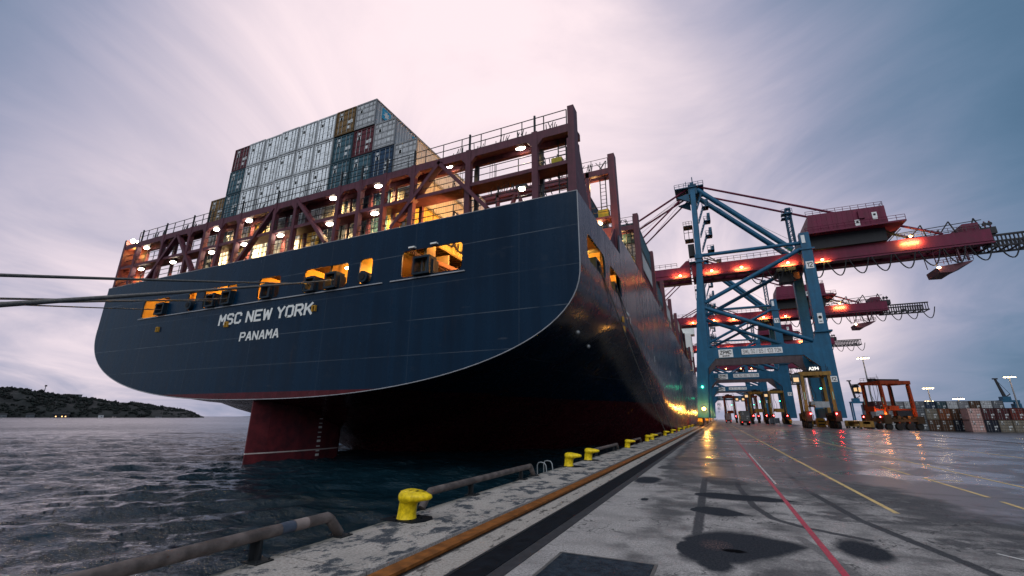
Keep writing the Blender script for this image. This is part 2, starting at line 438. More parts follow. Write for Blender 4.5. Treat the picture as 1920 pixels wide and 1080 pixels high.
    # strip between rail and trench
    mid=x.step(-4.05,-4.0)*x.step(-3.50,-3.56)
    strip=M.mix(sp2.step(.2,.7),(.20,.175,.15),(.44,.395,.355))
    strip=M.mix(M.noise(2.2,6,.7,M.vec(x*2,y*.7,5)).step(.55,.62)*.85,strip,(.055,.05,.048))
    base=M.mix(mid,base,strip)
    base=M.mix(pit*.45*(1-cope),base,(.05,.046,.045))
    specks=M.noise(16,2,.5,M.vec(x+3,y+8,1)).step(.745,.765)*M.noise(.8,2,.5).step(.45,.6)
    base=M.mix(specks*.8,base,(.66,.62,.58))
    # joints between slabs
    j=((y/6.1+.13).frac()-.5).abs()
    joint=j.step(.497,.4992)*M.noise(3,3,.6).step(.3,.5)
    base=M.mix(joint*.7,base,(.05,.045,.045))
    ck=M.noise(.75,4,.6,M.vec(x,y*.8,11.)); ck2=M.noise(1.9,4,.6,M.vec(x+5,y,3.))
    crack=((ck-.5).abs().step(.007,.002)).max((ck2-.5).abs().step(.006,.002)*.6)*M.noise(.5,2,.5,M.vec(x,y,21.)).step(.47,.56)
    base=M.mix(crack*.75,base,(.03,.03,.032))
    rustsp=ell(-.28,8.75,.22,.30,.4,fx,fy)*M.noise(38,3,.7).step(.53,.6)
    onap=1-cope.max(mid)
    T=(st.max(tr)).max(damp*.95).max(st2)*onap
    col=M.mix((T*.97).clamp(),base,M.mix(con,(.007,.009,.014),(.046,.050,.060)))
    col=M.mix(rustsp*.55,col,(.36,.20,.17))
    # pitted pothole in the middle of the big puddle
    hole=ell(-.02,8.5,.17,.10,.3,fx,fy)
    col=M.mix(hole,col,(.006,.006,.007))
    M.set('Base Color',col)
    ro=((.80+st*.1*onap)-(wet*.46*onap)-(pud*.13*onap)+(sp-.5)*.22*(1-wet*.9)+dry_far*.12).max(.07)
    M.set('Roughness',ro); M.set('Specular IOR Level',((wet*.12+pud*.62)*(1-st)*onap+(1-st)*.05))
    M.bump((sp*.45+sp2*.6+big*.25-pit*.45-hole*2)*(1-pud*.93*onap)*(1-wet*.80*onap),.42,.018)
    return M.m
M_QUAY=quay_material()

# profile across the quay, extruded along it; the crane-rail groove is a real recess
prof=[(EDGE,-7.0),(EDGE,-.06),(EDGE+.05,0.0),(-4.56,0.0),(-4.56,-.075),(-3.995,-.075),(-3.995,0.0),(-2.0,0),(4,0),(26,0.0),(40,zground(40)),(53.4,zground(53.4)),(90,-1.15),(700,-1.15)]
ys=[-60,-20,0,10,25,50,100,200,400,900]
vs=[(x,y,z) for y in ys for x,z in prof]; k=len(prof); fs=[]
for i in range(len(ys)-1):
    for j in range(k-1): fs.append((i*k+j,i*k+j+1,(i+1)*k+j+1,(i+1)*k+j))
MB().add(vs,fs).obj('quay',M_QUAY)
tag(bpy.data.objects['quay'],kind='structure')

# water: one sheet with real waves near the quay, coarser far out
def spaced(segments):
    r=[]
    for a,b,d in segments:
        n=max(1,round((b-a)/d)); r+=[a+(b-a)*i/n for i in range(n)]
    return r
xs=spaced([(-9000,-1500,1500),(-1500,-400,110),(-400,-160,12),(-160,-70,1.1),(-70,-34,.42),(-34,-6.0,.17)])+[-5.9]
yw=spaced([(-400,-60,60),(-60,-3,3),(-3,28,.17),(28,70,.5),(70,150,3),(150,500,14),(500,1200,90),(1200,12000,1800)])+[12000]
A=np.array(xs);B=np.array(yw);GX,GY=np.meshgrid(A,B)
rs=np.random.RandomState(3); H=np.zeros_like(GX)
for i in range(60):
    lam=.85*1.11**i if i<26 else 1.0+rs.rand()*rs.rand()*7
    lam=min(lam,13)
    th=R(118)+rs.randn()*.42; kx,ky=math.cos(th)*2*math.pi/lam,math.sin(th)*2*math.pi/lam
    ph=kx*GX+ky*GY+rs.rand()*6.28; ph=ph+.5*np.sin(.11*GX+.17*GY+rs.rand()*6)
    sp=(1-np.abs(np.sin(ph*.5)))**1.25; H+=(sp-.3)*.026*lam**.80*(.8 if lam<1.4 else 1)*(.55+.45*np.sin(.05*GX*rs.randn()+.06*GY*rs.randn()+rs.rand()*6))
near=np.clip(1-(np.hypot(GX+25,GY-15)-60)/120,0,1)
H=H*near*1.0
WZ=-1.9
vs=np.stack([GX,GY,H+WZ],-1).reshape(-1,3)
nx,ny=len(xs),len(yw)
idx=np.arange(nx*ny).reshape(ny,nx)
q=np.stack([idx[:-1,:-1],idx[:-1,1:],idx[1:,1:],idx[1:,:-1]],-1).reshape(-1,4)
me=bpy.data.meshes.new('water'); me.from_pydata(vs.tolist(),[],q.tolist()); me.polygons.foreach_set('use_smooth',[True]*len(q)); me.update()
M=Mat('harbour_water'); x,y,z=M.xyz()
n1=M.noise(1.05,5,.62,M.vec(x*.75+y*.25,y*1.25-x*.2,0)); n2=M.noise(4.2,4,.6,M.vec(x*.8,y*1.2,0)); n3=M.noise(.16,4,.6,M.vec(x*.6+y*.3,y*1.4,0))
M.set('Base Color',(.003,.014,.021)); M.set('IOR',1.33)
dist=((x*x)+(y*y)).sqrt()
calm=M.noise(.018,4,.55,M.vec(x*.5+y*.2,y*1.5,2.)).step(.40,.60)
M.set('Roughness',((dist*(-1/260.)).exp()*-.18+.215))
amp=((dist*(-1/140.)).exp()*.75+.25)*(calm*.75+.40)*(dist.step(8,75)*.70+.30)
M.bump((n1*.75+n2*.22+n3*1.3)*amp,1.0,1.7)
me.materials.append(M.m); wo=link('water',me); tag(wo,kind='structure')

# ---- painted markings (sheets 4 mm up)
def worn(name,c,wear=.5):
    M=Mat(name); n=M.noise(26,5,.75); b=M.noise(2.5,4,.6)
    f=(n*.7+b*.5).step(.45+wear*.1,.72+wear*.1)
    M.set('Base Color',M.mix(f,c,tuple(.45*v+.02 for v in c))); M.set('Roughness',(n*.3+.35))
    MATS[name]=M.m; return M.m
M_RED=worn('red_line_paint',(.46,.010,.045)); M_YEL=worn('yellow_line_paint',(.72,.50,.16)); M_WLN=worn('white_line_paint',(.55,.53,.50),.9)
def strip(name,mat,pts,w,z=.004,label=None):
    m=MB(); P=[Vector((a,b,0)) for a,b in pts]; vs=[];fs=[]
    n=len(P)
    for i,p in enumerate(P):
        d=(P[min(i+1,n-1)]-P[max(i-1,0)]).normalized(); s=Vector((d.y,-d.x,0))*w/2
        vs+=[(p.x-s.x,p.y-s.y,z+zground(p.x)),(p.x+s.x,p.y+s.y,z+zground(p.x))]
    for i in range(n-1): fs.append((2*i,2*i+1,2*i+3,2*i+2))
    o=m.add(vs,fs).obj(name,mat); tag(o,kind='structure'); return o
strip('painted_line',M_RED,[(1.30,-20),(1.30,60),(1.30,160),(1.3,400)],.095)
strip('painted_line',M_WLN,[(1.42,17.2),(1.405,31)],.05)
strip('painted_line',M_YEL,[(3.35,13.2),(3.30,30),(3.26,70),(3.2,200)],.11)
strip('painted_line',M_YEL,[(6.34,16.9),(6.38,21.3)],.11)
strip('painted_line',M_YEL,[(6.36,20.75),(7.25,20.75)],.10,.008)
strip('painted_line',M_YEL,[(6.28,22.2),(6.27,25.5)],.10)
strip('painted_line',M_YEL,[(6.22,14.2),(6.30,16.2)],.10)
strip('painted_line',M_YEL,[(8.5,-10),(8.40,15),(8.3,20),(8.19,31.5),(8.1,60)],.10)
strip('painted_line',M_WLN,[(3.7,10.1),(3.95,9.75)],.06)
strip('painted_line',M_WLN,[(12.2,34),(12.2,60)],.12)
strip('painted_line',M_YEL,[(14.8,28),(14.8,46)],.12)

# ---- crane rail, trench cover, grate
M_RUST=paint('rusty_rail',(.30,.105,.022),.55,.15,dirt=.55,scale=2.2,streak=False)
M_RUBBER=paint('dark_rubber',(.010,.013,.018),.6,dirt=.5,scale=2,streak=False,bump=.3)
m=MB(); m.box(-4.385,-4.125,-40,700,-.015,.028); m.box(-4.29,-4.22,-40,700,-.074,-.016)
tag(m.obj('crane_rail',M_RUST),'long rusty orange crane rail in its groove beside the row of yellow bollards','rail')
m=MB(); m.box(23.7,23.98,30,700,.0,.03)
tag(m.obj('crane_rail',paint('dull_rail',(.06,.05,.045),.4,.5)),'landside crane rail running under the inland crane legs','rail')
M_RUBBER.node_tree.nodes['Principled BSDF'].inputs['Specular IOR Level'].default_value=.06
g=thing('trench_cover','black rubber cable trench cover lying beside the rusty rail','trench cover',(-3.2,8,0))
m=MB(); m.box(-3.44,-3.02,-20,400,.001,.016); m.obj('belt',M_RUBBER,g)
m=MB(); m.box(-3.50,-3.445,-20,400,.001,.022); m.obj('edge_bar',M_STEEL,g)
m=MB(); m.box(-3.015,-2.81,-20,400,.001,.010); m.obj('edge_plate',paint('weathered_steel_plate',(.045,.046,.052),.6,.0,dirt=.5,scale=2),g)
g=thing('grate_cover','dark blue chequered steel hatch cover let into the quay at the bottom edge','hatch cover',(-1.7,6.6,0))
M=Mat('chequer_plate'); x,y,z=M.xyz()
ch=((x*46).sin()*(y*46).sin()).step(.1,.5); n=M.noise(6,5,.7)
M.set('Base Color',M.mix(n.step(.3,.7),(.006,.012,.020),(.028,.042,.058))); M.set('Roughness',(n*.4+.35)); M.set('Specular IOR Level',.15); M.bump(ch+n*.4,.7,.012)
m=MB(); m.box(-2.42,-1.07,5.2,7.22,.001,.012); m.obj('cover_plate',M.m,g)
m=MB(); m.box(-2.47,-1.02,7.225,7.27,.001,.009); m.box(-1.065,-1.02,5.2,7.22,.001,.009); m.box(-2.47,-2.425,5.2,7.22,.001,.009); m.obj('frame',paint('frame_steel',(.14,.135,.13),.5,.2),g)

# ---- edge pipes
M_PIPE=paint('weathered_pipe',(.155,.125,.115),.55,.1,dirt=.6,scale=1.6,streak=False,rust=.8,bump=.25)
M_PIPEB=paint('blue_grey_pipe_patch',(.075,.095,.135),.5,.1,dirt=.4,scale=3,streak=False)
def edge_pipe(y0,y1,label,endbend=True,startbend=False,z=.345,r=.085,feet=()):
    g=thing('guard_pipe',label,'pipe rail',(-6.3,y0,0),'pipe rails along the quay edge')
    pts=[]
    if startbend: pts+=[(-6.3,y0-.30,.04),(-6.3,y0-.05,z-.04)]
    pts+=[(-6.3,y0,z),(-6.3,y1,z)]
    if endbend: pts+=[(-6.3,y1+.05,z-.035),(-6.3,y1+.30,.04)]
    m=MB(); m.path(pts,r,14); m.obj('pipe',M_PIPE,g)
    for fy in feet:
        m=MB(); m.box(-6.42,-6.10,fy-.14,fy+.14,0.001,.022); m.box(-6.345,-6.325,fy-.1,fy+.1,.022,z-.06); m.box(-6.36,-6.24,fy-.012,fy+.012,.022,z-.06)
        for a in(-.1,.1): m.cyl((-6.15,fy+a,.03),(0,0,1),.016,.03,6)
        m.obj('foot_plate',M_STEEL,g)
    if endbend:
        m=MB(); m.box(-6.45,-6.12,y1+.17,y1+.45,0.001,.02)
        for a in(.22,.40): m.cyl((-6.17,y1+a,.03),(0,0,1),.016,.03,6); m.cyl((-6.40,y1+a,.03),(0,0,1),.016,.03,6)
        m.obj('foot_plate',M_STEEL,g)
    return g
g=edge_pipe(-2.0,6.22,'thick rusty guard pipe nearest the camera, bent down to a plate before the bollard',feet=(1.2,4.95))
m=MB(); m.tube((-6.3,5.28,.345),(-6.3,5.52,.345),.0865,14,caps=False); m.obj('paint_patch',M_PIPEB,g)
m=MB(); m.tube((-6.3,5.53,.345),(-6.3,5.78,.345),.0865,14,caps=False); m.obj('paint_patch',paint('pale_pipe_patch',(.30,.24,.22),.6,dirt=.4,streak=False),g)
edge_pipe(9.25,15.4,'long brown guard pipe starting behind the nearest yellow bollard',startbend=True,feet=(11.2,14.6))
edge_pipe(24.0,30.5,'guard pipe running on from the third yellow bollard',feet=(25,29.5))
edge_pipe(36.5,40.2,'short guard pipe stub after the fourth yellow bollard',feet=(37.5,))
edge_pipe(50.5,55.5,'far guard pipe beyond the close pair of bollards',feet=(52,))
g=thing('ladder_handrail','pair of bent galvanised ladder loops at the quay edge','ladder',(-6.4,16.9,0))
for yy in(16.75,17.45):
    m=MB(); m.path([(-6.55,yy,-.5),(-6.55,yy,.25),(-6.50,yy,.34),(-6.40,yy,.36),(-6.26,yy,.34),(-6.2,yy,.25),(-6.17,yy,0)],.022,8); m.obj('loop',M_GALV,g)

# ---- bollards
M_BOL=paint('yellow_bollard_paint',(.86,.60,.012),.38,dirt=.42,scale=5,streak=False,rust=.7,bump=.06)
def bollard_mesh():
    """leaning column that swells into a hooked head pointing landwards"""
    m=MB(); n=22
    rings=[]  # (cx, z, rx, ry, tilt)
    prof=[(-.02,0,.215,.215,0),(-.02,.03,.20,.20,0),(-.015,.12,.190,.19,0),(-.005,.22,.185,.19,.02),(.01,.30,.19,.20,.05)]
    for cx,z,rx,ry,t in prof: rings.append([(cx+rx*math.cos(a),ry*math.sin(a),z+t*math.cos(a)*0) for a in [2*math.pi*j/n for j in range(n)]])
    # head: long oval, nose towards +x, drooping lip
    def head(z,ext,ry,back,drop):
        r=[]
        for j in range(n):
            a=2*math.pi*j/n; c,s=math.cos(a),math.sin(a)
            x=(c*ext if c>0 else c*back)+.03; yy=s*ry*(1-.28*max(0,c)**2)
            r.append((x,yy,z-drop*max(0,c)**2))
        return r
    rings+=[head(.335,.30,.215,.19,-.02),head(.375,.49,.265,.205,-.01),head(.43,.545,.28,.21,.0),head(.485,.52,.265,.205,.005),head(.535,.40,.215,.17,.02),head(.56,.20,.12,.09,.02)]
    vs=[p for r in rings for p in r]; fs=[]
    for i in range(len(rings)-1):
        for j in range(n): fs.append((i*n+j,i*n+(j+1)%n,(i+1)*n+(j+1)%n,(i+1)*n+j))
    m.add(vs,fs,0,True); m.add(rings[-1],[tuple(range(n))],0,True)
    return m
b0=thing('mooring_bollard','biggest yellow hooked bollard with stamped numbers, nearest the camera','bollard',(0,0,0),'yellow bollards along the quay edge')
bollard_mesh().obj('body',M_BOL,b0)
m=MB(); m.prism([(-.42,-.33),(.36,-.33),(.50,-.1),(.50,.18),(.36,.36),(-.42,.36)],(0,0,0.001),XP,YP,(0,0,.014)); 
for a in range(6):
    t=2*math.pi*a/6+.3; m.cyl((.01+.29*math.cos(t),.29*math.sin(t),.022),(0,0,1),.022,.03,6)
m.obj('base_plate',M_RUBBER,b0)
BOL=[(-6.05,8.12),(-6.08,19.3),(-6.08,22.5),(-6.06,33),(-6.05,42.6),(-6.05,46),(-6.05,57.5),(-6.05,66.5),(-6.05,78),(-6.05,90),(-6.05,104),(-6.05,118)]
ordn=['first','second','third','fourth','fifth','sixth','seventh','eighth','ninth','tenth','eleventh','twelfth']
lab=[None,'second nearest yellow bollard, standing just past the ladder loops','third yellow bollard, where a guard pipe starts','fourth yellow bollard along the quay, standing alone','nearer bollard of the close pair in mid quay','farther bollard of the close pair in mid quay','seventh yellow bollard, holding the nearer stern mooring line','eighth yellow bollard, holding the farther stern mooring line']+['%s yellow bollard from the camera, tiny beside the hull'%ordn[i] for i in range(8,12)]
for i,(x,y) in enumerate(BOL):
    if i==0:
        o=b0
    else: o=new_thing(b0,lab[i])
    o.location=(x,y,0)
for s,a,b in(('7',.10,-.10),('1',.22,-.03),('6',.33,.05)):
    text('number',s,(a,b-.06,.553-.02*(a*a*8)),XP,YP,.05,.085,M_BLACK,b0,depth=.006,bold=.03).matrix_parent_inverse=Matrix.Identity(4)
m=MB(); m.box(-5.72,-5.66,69.2,69.26,0,1.0); tag(m.obj('marker_post',paint('red_post',(.4,.02,.03),.5)),'thin red marker post by the eighth bollard','post')
# ================================================================== container ship
CX=-36.45; HB=29.45; Y0=26.0; YE=462.0
ship=thing('container_ship','huge dark blue container ship moored stern-first to camera with red underbody','container ship',(CX,Y0,WZ))
M=Mat('hull_paint'); x,y,z=M.xyz()
red=z.step(4.02,3.98)
st=M.noise(1,5,.6,M.vec(x*.9,y*.9,z*.05)); big=M.noise(.12,5,.6); fine=M.noise(2.2,5,.6)
navy=M.mix((st*.6+big*.4).step(.3,.7),(.0005,.0095,.0250),(.0012,.0170,.042))
redc=M.mix((st*.5+fine*.5).step(.3,.7),(.045,.005,.008),(.085,.011,.016))
scuff=M.noise(1,6,.68,M.vec(x*.5,y*.10,z*.9)).step(.60,.70)
col=M.mix(red,navy,redc)
col=M.mix(scuff*.10,col,(.05,.052,.06))
run=(M.noise(1,5,.7,M.vec(x*1.6,y*1.6,z*.07)).step(.60,.72))*(M.noise(.5,4,.6).step(.45,.62))
col=M.mix(run*.16,col,(.055,.030,.022))
scrape=(M.noise(1,4,.6,M.vec(x*.3,y*.16,z*2.6)).step(.66,.72))*M.noise(.3,3,.6).step(.42,.6)
col=M.mix(scrape*.18,col,(.14,.14,.15))
ribs=((x*7.2).sin()*y.step(26.4,26.2)+(y*7.2).sin()*y.step(26.4,26.8))*M.noise(.25,3,.5).step(.3,.7)+(z*4.4).sin()*.5
def line(v,c,w=.035):
    return (v-c).abs().step(w,w*.4)
seam=line(z,14.35).max(line(z,8.95)*.9).max(line(z,6.33)*.6).max(line(z,11.6)*.4).max(line(z,1.2)*.4)
vs_=((x/8.9+.27).frac()-.5).abs().step(.497,.499)
vsy=((y/9.6).frac()-.5).abs().step(.4965,.4985)
seam=(seam*M.noise(.35,3,.6).step(.3,.55)).max((vs_.min(y.step(26.4,26.2))*.35).max(vsy*.5*y.step(26.4,26.8)))
col=M.mix(seam*.22,col,(.30,.33,.36))
M.set('Base Color',col)
M.set('Roughness',((st*.22+fine*.10)+.10)); M.set('Specular IOR Level',.17)
M.bump(M.noise(.55,3,.5,M.vec(x,y,z*1.4))*.6+seam*.2+st*.25+ribs*.10,.12,.12)
M_HULL=M.m
M_RIM=paint('pale_hull_edge',(.34,.34,.36),.4,dirt=.3)
M_MAROON=paint('maroon_steel',(.105,.034,.050),.5,dirt=.45,scale=.9,rust=.35)
M_DECKW=paint('mooring_deck_cream',(.62,.40,.16),.55,dirt=.25,scale=.7)
M_NAVY=paint('navy_fitting',(.010,.022,.036),.35,dirt=.4)

def lerp_tab(t,tab):
    for (a,va),(b,vb) in zip(tab,tab[1:]):
        if t<=b:
            k=(t-a)/(b-a); k=max(0,k); k=k*k*(3-2*k); return va+(vb-va)*k
    return tab[-1][1]
ZB=[(26,3.4),(30,2.85),(36,.9),(40,-.5),(44,-3.2),(52,-6.5),(65,-9.5),(85,-13),(110,-14),(500,-14)]
PP=[(26,2.42),(32,1.9),(40,1.32),(50,1.14),(60,1.42),(75,2.0),(100,3.0),(130,5),(500,5)]
ZK=[(26,11.7),(40,10.6),(60,8.0),(85,4.5),(110,0),(140,-5),(180,-9),(500,-9)]
HBt=[(26,HB),(370,HB),(400,27.0),(425,20.),(445,10.),(460,1.2),(500,1)]
ZTOP=11.74
def section(Y,n=30):
    zb,p,zk,hb=[lerp_tab(Y,t) for t in(ZB,PP,ZK,HBt)]
    pts=[(-hb,ZTOP)]
    for i in range(n+1):
        # parametrise evenly in a blended way so that V sections stay smooth
        t=math.pi*i/n; c,s=math.cos(t),math.sin(t)
        a=-math.copysign(abs(c)**(2/p),c)*hb; b=zk-(zk-zb)*abs(s)**(2/p)
        pts.append((a,b))
    pts.append((hb,ZTOP)); return pts
ysec=[26,27,28.5,30,32,34,36,38,40,42,44,47,50,54,58,62,67,72,78,85,92,100,110,120,130,145,160,180,220,370,385,400,412,425,435,445,453,460]
vs=[];fs=[];S=[section(Y) for Y in ysec]; k=len(S[0])
for Y,s in zip(ysec,S): vs+=[(CX+a,Y,b) for a,b in s]
for i in range(len(ysec)-1):
    for j in range(k-1): fs.append((i*k+j,i*k+j+1,(i+1)*k+j+1,(i+1)*k+j))
m=MB(); m.add(vs,fs,0,True); hull=m.obj('hull',M_HULL,ship)
# transom plate with the mooring openings
out=[(CX+a,b) for a,b in section(26)]
out=out+[(CX+HB,16.86),(CX-HB,16.80)]
OPEN=[(-57.2,-52.35,12.32,14.34),(-49.06,-47.75,12.45,14.36),(-46.41,-41.37,12.48,14.45),(-38.24,-35.3,12.47,14.52),(-32.23,-27.08,12.46,14.57),(-25.79,-24.45,12.5,14.62),(-21.43,-15.9,12.45,14.62)]
holes=[rrect(a,b,c,d,.30) for a,b,c,d in OPEN]
plate('transom',out,holes,(0,26.0,0),XP,ZP,(0,-.12,0),M_HULL,ship)
m=MB(); s=section(26,60); m.path([(CX+a,25.9,b) for a,b in s],.045,5); m.path([(CX+HB,25.9,11.7),(CX+HB,25.9,16.86)],.045,5); m.path([(CX-HB,25.9,16.85),(CX+HB,25.9,16.86)],.04,5); m.obj('stern_edge',M_RIM,ship)
# side plating: low aft over the mooring deck, stepped up forward
sideh=[rrect(28.0,33.6,12.62,14.66,.7),rrect(35.4,40.4,12.66,14.66,.7)]
for sgn,nm in((1,'side_plating'),(-1,'side_plating')):
    X=CX+sgn*HB
    plate(nm,[(25.9,ZTOP),(372,ZTOP),(372,20.2),(66,20.2),(41.1,19.6),(41.0,17.5),(32,17.05),(25.9,16.88)],sideh if sgn>0 else [rrect(28,33.6,12.6,14.6,.5)],(X,0,0),YP,ZP,(-sgn*.15,0,0),M_HULL,ship)
# bow plating
m=MB(); vs=[];fs=[]; yb=[372,385,400,412,425,435,445,453,460]
for sgn in(-1,1):
    b=len(vs)
    for Y in yb:
        hb=lerp_tab(Y,HBt); vs+=[(CX+sgn*hb,Y,ZTOP),(CX+sgn*hb,Y+2,20.2+(Y-372)*.03)]
    for i in range(len(yb)-1): fs.append((b+2*i,b+2*i+1,b+2*i+3,b+2*i+2))
m.add(vs,fs,0,True); m.obj('bow_plating',M_HULL,ship)
m=MB(); m.box(CX-HB+.2,CX+HB-.2,42.0,370,15.6,15.8); m.obj('main_deck',paint('deck_red',(.10,.03,.03),.6),ship)
# ledge under the openings
m=MB(); m.box(-57.5,-23.2,25.78,25.88,12.20,12.29); m.obj('ledge',M_RIM,ship)
m=MB(); m.box(-22.4,-15.6,25.78,25.88,12.20,12.29); m.obj('ledge',M_RIM,ship)
# rudder
M=Mat('rudder_paint'); x,y,z=M.xyz(); n=M.noise(1.2,5,.65)
wl=line(z,-1.02,.07); col=M.mix(n.step(.3,.7),(.05,.005,.008),(.12,.012,.016)); col=M.mix(wl*.8,col,(.6,.55,.52))
M.set('Base Color',col); M.set('Roughness',(n*.3+.3))
m=MB()
prof=[(-.06,26.05),(-.45,27.6),(-.85,30.5),(-.95,33),(-.7,35.5),(0,36.4),(.7,35.5),(.95,33),(.85,30.5),(.45,27.6),(.06,26.05)]
m.prism([(CX+a,b) for a,b in prof],(0,0,-9),XP,YP,(0,0,12.35)); rud=m.obj('rudder',M.m,ship)
m=MB()
for i in range(9): m.box(CX+.93,CX+.955,32.6,33.0,-1.6+i*.42,-1.6+i*.42+(.2 if i%3==0 else .09))
mk=m.obj('draft_mark',M_WHITE,rud)
# name on the transom
for s,o,wd,hh in(('MSC',(-43.15,25.87,10.36),3.33,1.12),('NEW',(-39.19,25.87,10.36),3.49,1.12),('YORK',(-35.08,25.87,10.36),4.48,1.12),('PANAMA',(-39.6,25.87,8.62),5.25,.86)):
    block_text('lettering',s,o,XP,ZP,wd,hh,M_WHITE,ship,depth=.012,stroke=1.28,slant=.04)
M_BRASS=paint('yellow_bracket',(.52,.27,.035),.5)
for px,pz in((-53.17,10.78),(-41.77,10.38),(-30.36,10.83)):
    m=MB(); m.box(px-.22,px-.13,25.7,25.88,pz-.24,pz+.2); m.box(px+.13,px+.22,25.7,25.88,pz-.24,pz+.2); m.box(px-.22,px+.22,25.7,25.88,pz+.2,pz+.29); m.obj('padeye',M_BRASS,ship)
m=MB(); 
for yy,zz,xx in((28.6,7.6,-8.1),(32.4,7.2,-8.4)): m.ball((xx,yy,zz),.16,.16,.16)
m.obj('drain_pipe',M_GALV,ship)

for yy,zz in((40.0,10.7),(40.2,9.85)):
    m=MB(); m.box(-7.0,-6.9,yy-.3,yy+.3,zz-.26,zz+.26); m.obj('recess_cover',M_BRASS,ship)
m=MB(); m.box(-6.998,-6.985,42.3,42.55,11.2,12.0); m.box(-6.998,-6.985,42.55,43.6,11.75,12.0); m.obj('hull_mark',M_WHITE,ship)
m=MB(); m.box(-6.998,-6.985,43.9,44.5,10.9,11.1); m.box(-6.998,-6.985,44.1,44.3,11.1,11.7); m.obj('hull_mark',M_WHITE,ship)
for yy in(62,84,108):
    m=MB(); m.box(-6.998,-6.985,yy,yy+.3,9.3,10.1); m.obj('hull_mark',M_WHITE,ship)
m=MB(); m.box(-13.5,-7.3,41.15,41.35,15.8,20.6); m.prism([(36.8,16.6),(41.1,16.6),(41.1,20.4)],(-7.6,0,0),YP,ZP,(.2,0,0)); m.obj('break_bulkhead',M_MAROON,ship)
lamp((-8.6,38.8,18.6),650,(1,.40,.08),.2)
# ---- mooring deck inside the openings
m=MB()
m.box(CX-HB+.3,CX+HB-.3,26.15,42,11.55,11.75)
m.obj('mooring_deck',paint('mooring_deck_red',(.14,.06,.03),.6),ship)
m=MB()
m.box(-64,-22.6,34.2,34.4,11.75,17.45); m.box(-22.6,-8.2,41.6,41.8,11.75,15.6)
for xx in(-59.5,-51.2,-47.2,-43.6,-40.2,-34.1,-29.6,-26.4,-19.6): m.box(xx-.12,xx+.12,26.4,30 if xx!=-19.6 else 27.6,11.75,16.6)
for xx in(-55.5,-50,-43.5,-36.7,-30.2,-25.2): m.box(xx-1.6,xx+.2,33.6,34.19,11.75,15.5)
m.obj('mooring_deck_wall',M_DECKW,ship)
m=MB()
for i in range(60): m.box(-64,-22.6,26.6+i*.26,26.72+i*.26,15.6,15.8)
m.box(-64,-22.6,26.2,42,15.85,15.95); m.obj('deckhead',paint('dark_deckhead',(.05,.022,.014),.6),ship)
m=MB()
m.rail([(-21,31,11.75),(-8.5,31,11.75)],1.1,.04,1.2); m.rail([(-21.2,27.2,11.75),(-19.8,27.2,11.75)],1.3,.035,.7)
m.beam((-20.5,28,14.6),(-17,40.5,13.9),.25,.35)
m.obj('deck_railing',paint('orange_brown_rail',(.30,.10,.03),.5),ship)
def fairlead(c,w=.95,h=1.25,face='y'):
    m=MB(); x,y,z=c
    if face=='y':
        m.box(x-w/2,x-w/2+.16,y-.5,y+.5,z,z+h); m.box(x+w/2-.16,x+w/2,y-.5,y+.5,z,z+h); m.box(x-w/2+.16,x+w/2-.16,y-.5,y+.5,z+h-.16,z+h); m.box(x-w/2+.16,x+w/2-.16,y-.5,y+.5,z,z+.14)
        m.box(x-w/2-.12,x-w/2,y-.1,y+.6,z,z+h*.8); m.box(x+w/2,x+w/2+.12,y-.1,y+.6,z,z+h*.8)
        f=m.obj('fairlead',M_NAVY,ship)
        m=MB(); m.tube((x-.2,y,z+.14),(x-.2,y,z+h-.16),.12,8); m.tube((x+.2,y,z+.14),(x+.2,y,z+h-.16),.12,8); m.obj('roller',M_STEEL,f)
        m=MB(); m.tube((x-.05,y+.3,z+.3),(x-.05,y+.3,z+h*.6),.07,8); m.obj('guide_pin',M_BRASS,f)
    else:
        m.box(x-.5,x+.5,y-w/2,y-w/2+.16,z,z+h); m.box(x-.5,x+.5,y+w/2-.16,y+w/2,z,z+h); m.box(x-.5,x+.5,y-w/2+.16,y+w/2-.16,z+h-.16,z+h); m.box(x-.5,x+.5,y-w/2+.16,y+w/2-.16,z,z+.14)
        f=m.obj('fairlead',M_NAVY,ship)
        m=MB(); m.tube((x,y-.2,z+.14),(x,y-.2,z+h-.16),.12,8); m.tube((x,y+.2,z+.14),(x,y+.2,z+h-.16),.12,8); m.obj('roller',M_STEEL,f)
for xx,w,h in((-53.2,1.5,1.25),(-44.7,1.35,1.3),(-42.25,1.35,1.35),(-36.6,1.25,1.35),(-31.0,1.2,1.3),(-28.6,1.3,1.4),(-19.3,1.55,1.45)): fairlead((xx,25.95,12.4),w,h)
for xx in(-48.3,-25.1):
    m=MB(); m.cyl((xx,25.9,12.95),(0,1,0),.5,.7,20); f=m.obj('chock',M_NAVY,ship)
    m=MB(); m.cyl((xx,25.53,12.95),(0,1,0),.27,.08,16); m.obj('chock_hole',M_BLACK,f)
for yy in(32.3,39.2): fairlead((-7.75,yy,12.62),1.4,1.4,'x')
m=MB(); m.box(-12.6,-12.4,29.5,41.55,11.75,15.6); m.box(-12.4,-7.6,34.5,34.7,11.75,15.5); m.box(-12.4,-7.6,41.2,41.4,11.75,15.5); m.obj('mooring_deck_wall',M_DECKW,ship)
m=MB(); m.box(-12.4,-7.3,27.5,41.6,15.65,15.8); m.obj('deckhead',paint('dark_deckhead',(.05,.022,.014),.6),ship)
for yy in(30.6,37.6): lamp((-9.6,yy,14.9),900,(1,.50,.08),.2)
m=MB()
for xx in(-56.2,-54.9,-50.4,-45.2,-43.0,-37.6,-35.9,-31.6,-29.2,-25.0,-20.9):
    m.tube((xx,33.3,11.75),(xx,33.3,15.5),.09,6); m.tube((xx+.3,28.2,11.75),(xx+.3,28.2,15.5),.06,5)
m.obj('vent_pipes',paint('orange_brown_rail',(.30,.10,.03),.5),ship)
